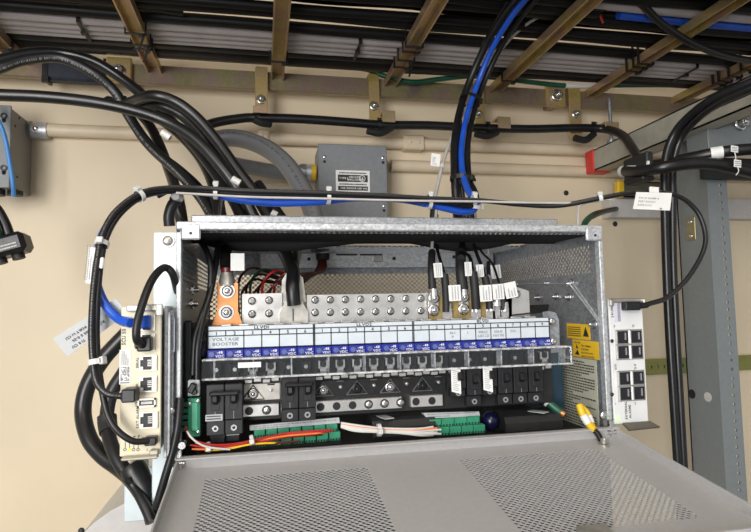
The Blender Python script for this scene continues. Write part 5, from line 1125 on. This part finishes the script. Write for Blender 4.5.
cable('patch_cable', 'third black cable lying behind the others in the horizontal bundle', [(468, 190, .77), (478, 200, .71), (474, 206, .668), (440, 203, .661), (380, 197, .661), (320, 194, .661), (250, 192, .661), (205, 189, .661), (172, 190.5, .655), (158, 196, .66)], .0030, M_blk2, 'cable', 'black cables in the horizontal bundle', 7, 10)
cable('pale_wire', 'pale wire running along the front of the horizontal bundle', [(600, 201.5, .618), (570, 203, .625), (520, 202.5, .636), (480, 201.5, .642), (430, 201, .642), (380, 200, .642), (320, 198.5, .642), (250, 197, .642), (205, 194.5, .642), (176, 193, .636)], .0014, M_gwire, 'wire')
for x, y, r_, lab in ((139.5, 195, .0060, 'white cable tie at the bend of the bundle over the bare wall'), (99.5, 243, .0058, 'white cable tie around the hanging bundle above its white tag'), (214.5, 191, .0078, 'white cable tie on the bundle above the left of the cabinet'), (325.5, 197, .0082, 'white cable tie on the bundle in front of the junction box'), (428, 200, .0085, 'white cable tie on the bundle just left of the vertical cables'), (473, 199, .0064, 'white cable tie where the vertical cables meet the bundle')):
    i = near(b2c, x, y); j = near(b1c, x, y); k_ = near(bc, x, y); c = (b2c[i]+b1c[j]+bc[k_])/3 if r_ > .006 else (b2c[i]+b1c[j])/2
    tie(c, tdir(b1c, j), r_, M_tie, lab, 'white ties on the bundle', .0045, Vector((0, -.5, 1)))
i = near(b2c, 98, 363); j = near(b1c, 94, 363); tie((b2c[i]+b1c[j])/2, tdir(b1c, j), .0054, M_tie, 'white cable tie on the two thin cables left of the module', None, .005, Vector((1, -.4, 0)), .006)
i = near(bc, 477, 206); tie(bc[i], tdir(bc, i), .0066, M_tie, 'white cable tie at the turn of the blue cable', None, .0045, Vector((1, 0, .4)))
i = near(b1c, 598, 198); tie(b1c[i], tdir(b1c, i), .0040, M_tie, 'white cable tie on the thin cable left of the large white tag', None, .0045, Vector((0, -.4, 1)))
# the plugs at the ends
def plug(label, c, d, s, m=M_blkp):
    t = thing('data_plug', label, 'plug', c); part(MB().box(c, s, None, .0012), 'body', m, t); part(MB().tube([c+Vector(d)*.5, c+Vector(d)], [min(s)*.42, .0032], 10), 'boot', m, t)
plug('black plug in the right module with its lead going right', P(631, 306, .591), (.022, 0, .0005), (.020, .010, .0100))
plug('black plug in the upper socket of the left module under the blue plug', P(145, 344, .566), (-.008, -.004, -.001), (.0125, .012, .0135))
plug('blue plug in the top socket of the left module', P(144.5, 322, .566), (-.009, -.002, 0), (.0110, .010, .0125), M_blue)
plug('black plug above the USB socket of the left module', P(130.5, 394.5, .561), (-.008, -.004, -.001), (.0120, .020, .0120))
plug('dark plug in the lowest socket of the left module', P(151, 440.5, .566), (-.008, 0, 0), (.0110, .010, .0080))
cable('printed_cable', 'black printed cable arching from the module over the pale mounting ear', [(143, 345, .562), (137, 340, .550), (137, 325, .548), (143, 302, .555), (151, 282, .568), (160, 270, .582), (167, 268, .590), (173, 275, .594), (177.5, 292, .612)], .0038, M_prnt2, 'cable', None, 7, 10)
# flags on the left bundle
t = thing('cable_flag', 'large grey printed flag label wrapped on the blue cable', 'label', P(67, 356.5, .588))
q = [P(67, 356.5, .586), P(128, 313.7, .584), P(116, 298.5, .584), P(52.6, 338.7, .586)]
part(MB().prism(q, Vector((0, .0007, 0))), 'flag', M_gpaper, t)
u = (q[0]-q[3]).normalized(); v = (q[2]-q[3]).normalized()
g = MB(); uu, vv_ = (q[3]-q[2]).normalized(), (q[3]-q[0]).normalized(); nn = Vector((0, -1, 0)); o = q[1]
ux, vx = (q[0]-q[1]).normalized(), (q[3]-q[0]).normalized()
# print is upside down: reads from right to left
ru = (q[3]-q[2]).normalized(); rv = (q[0]-q[3]).normalized()
for k_, s_ in enumerate(('PORT 1-1 CU', 'ROUTER 100 0 0-26', 'T1 0 CU')): text(g, s_, q[3]-ru*(.030, .046, .022)[k_]+rv*(.006+.0050*k_), ru, rv, .0026, .0006)
part(g, 'lettering', M_ink, t)
t = thing('cable_flag', 'white printed tag hanging on the bundle left of the cabinet', 'label', P(90, 284, .575))
q = [P(85.5, 283, .585), P(93, 284, .585), P(98, 248, .584), P(89, 247, .584)]; part(MB().prism(q, Vector((0, .0007, 0))), 'flag', M_paper, t)
g = MB(); u_, v_ = (q[3]-q[0]).normalized(), (q[0]-q[1]).normalized()
for k_ in range(4): dashes(g, q[1]+u_*.003+v_*(.0012+.002*k_), u_, v_, .034, .0016, 1, 70+k_, .3, .0004)
part(g, 'small_print', M_gink, t)
c = P(102, 263, .575); part(MB().box(c, (.0035, .004, .011), rotm(ry=.1), .001), 'wrap', M_paper, t)
# thick loops behind the left module
cable('loop_cable', 'thick black cable making the outer loop behind the left module', [(150, 306, .72), (128, 332, .72), (104, 358, .72), (88, 385, .72), (83, 412, .715), (89, 438, .70), (102, 455, .69), (118, 467, .68), (131, 478, .665), (142, 492, .65), (149, 505, .64)],   .0092, M_blk2, 'cable', 'thick loops behind the module', 7, 14)
cable('loop_cable', 'thick black cable making the inner loop behind the left module', [(138, 350, .68), (124, 372, .68), (112, 392, .68), (107, 414, .675), (109, 436, .66), (116, 456, .645), (127, 474, .635), (139, 490, .625), (148, 506, .62), (153, 522, .615)], .0074, M_blk, 'cable', 'thick loops behind the module', 7, 14)
solo(MB().tube(catmull(pts3([(107, 416, .674), (107.5, 424, .670), (109, 432, .664)]), 4), .0100, 12), 'tape_wrap', M_blkm, 'black tape wrap on the inner thick loop', 'tape')
cn = thing('inline_connector', 'black inline connector hanging under the left module', 'connector', P(143, 500, .63))
part(MB().tube(catmull(pts3([(131, 466, .632), (139, 478, .628), (146, 490, .624), (150, 500, .622)]), 4), [.012, .013, .013, .0125, .012, .0115, .011, .0105, .010, .0095, .009, .008, .007], 12), 'body', M_blkp, cn)
part(MB().tube(catmull(pts3([(128, 478, .62), (134, 486, .62), (143, 502, .61), (152, 522, .60)]), 5), .0052, 10), 'tail', M_blk, cn)
cable('drop_cable', 'black cable slanting down in front of the pale ear left of the door', [(180, 398, .597), (178, 425, .590), (173, 450, .588), (166, 474, .588), (159, 498, .590), (156, 508, .592)], .0040, M_blk, 'cable')
# ------------------------------------------------------------------ right side cables
cable('drop_cable', 'left one of the black cables hanging in front of the rack upright', [(800, 55, .58), (751, 82, .63), (720, 95, .67), (694, 112, .71), (674, 134, .745), (665, 162, .755), (664.5, 200, .755), (666, 260, .755), (669, 330, .755), (673.5, 400, .755), (678, 470, .755), (681, 520, .755)], .0062, M_blk2, 'cable', 'black cables beside the upright', 7, 10)
cable('drop_cable', 'right one of the black cables hanging in front of the rack upright', [(800, 62, .58), (751, 88, .63), (722, 101, .67), (699, 117, .71), (681, 138, .745), (673.5, 164, .755), (672.5, 200, .755), (673, 260, .755), (676, 330, .755), (680, 400, .755), (684, 470, .755), (687, 520, .755)], .0060, M_blk2, 'cable', 'black cables beside the upright', 7, 10)
cable('drop_cable', 'thin middle one of the black cables hanging in front of the rack upright', [(800, 66, .60), (751, 91, .65), (710, 110, .71), (680, 136, .755), (669, 164, .768), (668.5, 200, .768), (670, 260, .768), (673, 330, .768), (677, 400, .768), (681, 470, .768), (684, 520, .768)], .0042, M_blk, 'cable', 'black cables beside the upright', 7, 10)
cable('thick_lead', 'lower of the two thick black leads crossing the rack upright', [(626, 171, .80), (640, 171.5, .76), (660, 168, .725), (690, 163.5, .71), (715, 164, .705), (735, 168, .70), (760, 174, .70), (800, 182, .70)], .0092, M_blk2, 'cable', None, 7, 12)
i = near(LCc, 714, 154); solo(MB().tube(LCc[i-1:i+2], .0094, 12), 'marker_sleeve', M_paper, 'white marker sleeve on the upper thick lead by the rack', 'marker')
solo(MB().tube(catmull(pts3([(623, 171.5, .812), (631, 171, .787), (637, 171.3, .77)]), 4), .0098, 12), 'marker_sleeve', M_tie, 'pale marker sleeve at the left end of the lower thick lead', 'marker')
t = thing('cable_clamp', 'black clamp holding the two thick leads together left of the rack', 'clamp', P(645, 180, .76))
c = P(645, 166, .755); part(MB().mm((c.x-.006, .742, c.z-.019), (c.x+.006, .80, c.z+.020), .002).mm((c.x-.012, .746, c.z-.024), (c.x+.010, .79, c.z-.017), .002), 'block', M_blkm, t); part(MB().mm((c.x-.0075, .738, c.z-.003), (c.x-.004, .743, c.z+.004), .0008), 'buckle', M_tie, t)
for x, y, w_, h_, lab in ((734.5, 149, .0120, .0095, 'upper small white tag on the thick leads at the right edge'), (737.5, 163.5, .0120, .0110, 'lower small white tag on the thick leads at the right edge')):
    c = P(x, y, .685); t = thing('cable_tag', lab, 'tag', c); part(MB().box(c, (w_, .0007, h_), rotm(ry=.1)), 'flag', M_paper, t)
    g = MB(); dashes(g, c-UX*w_*.4-UZ*h_*.4-UY*.0005, UX, UZ, w_*.8, h_*.8, 3, int(x), .8, .0003); part(g, 'small_print', M_gink, t)
    part(MB().tube(catmull([c-UZ*h_*.5, c-UZ*(h_*.5+.006)+UX*.001, c-UZ*(h_*.5+.012)+UX*(-.004 if y > 155 else .001)], 4), .0008, 6), 'string', M_tie, t)
# big white tag on thin cable
t = thing('cable_flag', 'large white printed tag on the thin cable right of the cabinet top', 'label', P(638, 210, .60))
q = [P(633, 208, .596), P(669.5, 211, .596), P(673, 195, .596), P(635, 197, .596)]; q = [P(632.5, 208.5, .597), P(669.5, 210.5, .597), P(672, 192.5, .597), P(634.5, 191, .597)]
q = [P(633, 209, .597), P(670, 210.5, .597), P(672, 193, .597), P(636.5, 192, .597)]
part(MB().prism(q, Vector((0, .0007, 0))), 'flag', M_paper, t); c = P(654, 190, .598); part(MB().box(c, (.0125, .0030, .0075), rotm(ry=.05), .0006), 'wrap', M_paper, t)
u_, v_ = (q[1]-q[0]).normalized(), (q[3]-q[0]).normalized(); g = MB()
for k_, s_ in enumerate(('RTU 0.1 ALARM 1-8', 'PORT 01-01 SAU', 'RACK 0 0 1:2')): text(g, s_, q[0]+u_*.005+v_*(.0135-.0045*k_), u_, v_, .0022, .0005)
rect(g, q[0]+u_*.036+v_*.001, u_, v_, .003, .0018); part(g, 'lettering', M_gink, t)
# pale thin wire and green/black wire entering the trough
cable('pale_wire', 'pale thin wire bending down behind the cabinet right corner', [(612, 200, .66), (596, 200, .66), (582, 204.5, .66), (578.5, 209, .66), (578, 224, .66), (578, 236, .665)], .0016, M_gwire, 'wire')
tw = thing('earth_lead', 'green and black lead from the trough to the cabinet top right', 'lead', P(590, 216, .9))
ck = catmull(pts3([(616, 209, 1.10), (606, 211, 1.0), (596, 214, .90), (588, 219, .84), (584, 226, .80), (582, 240, .79)]), 6)
part(MB().tube(ck[:16], .0056, 10), 'black_jacket', M_blk, tw); part(MB().tube(ck[15:], .0052, 10), 'green_jacket', M_green, tw)
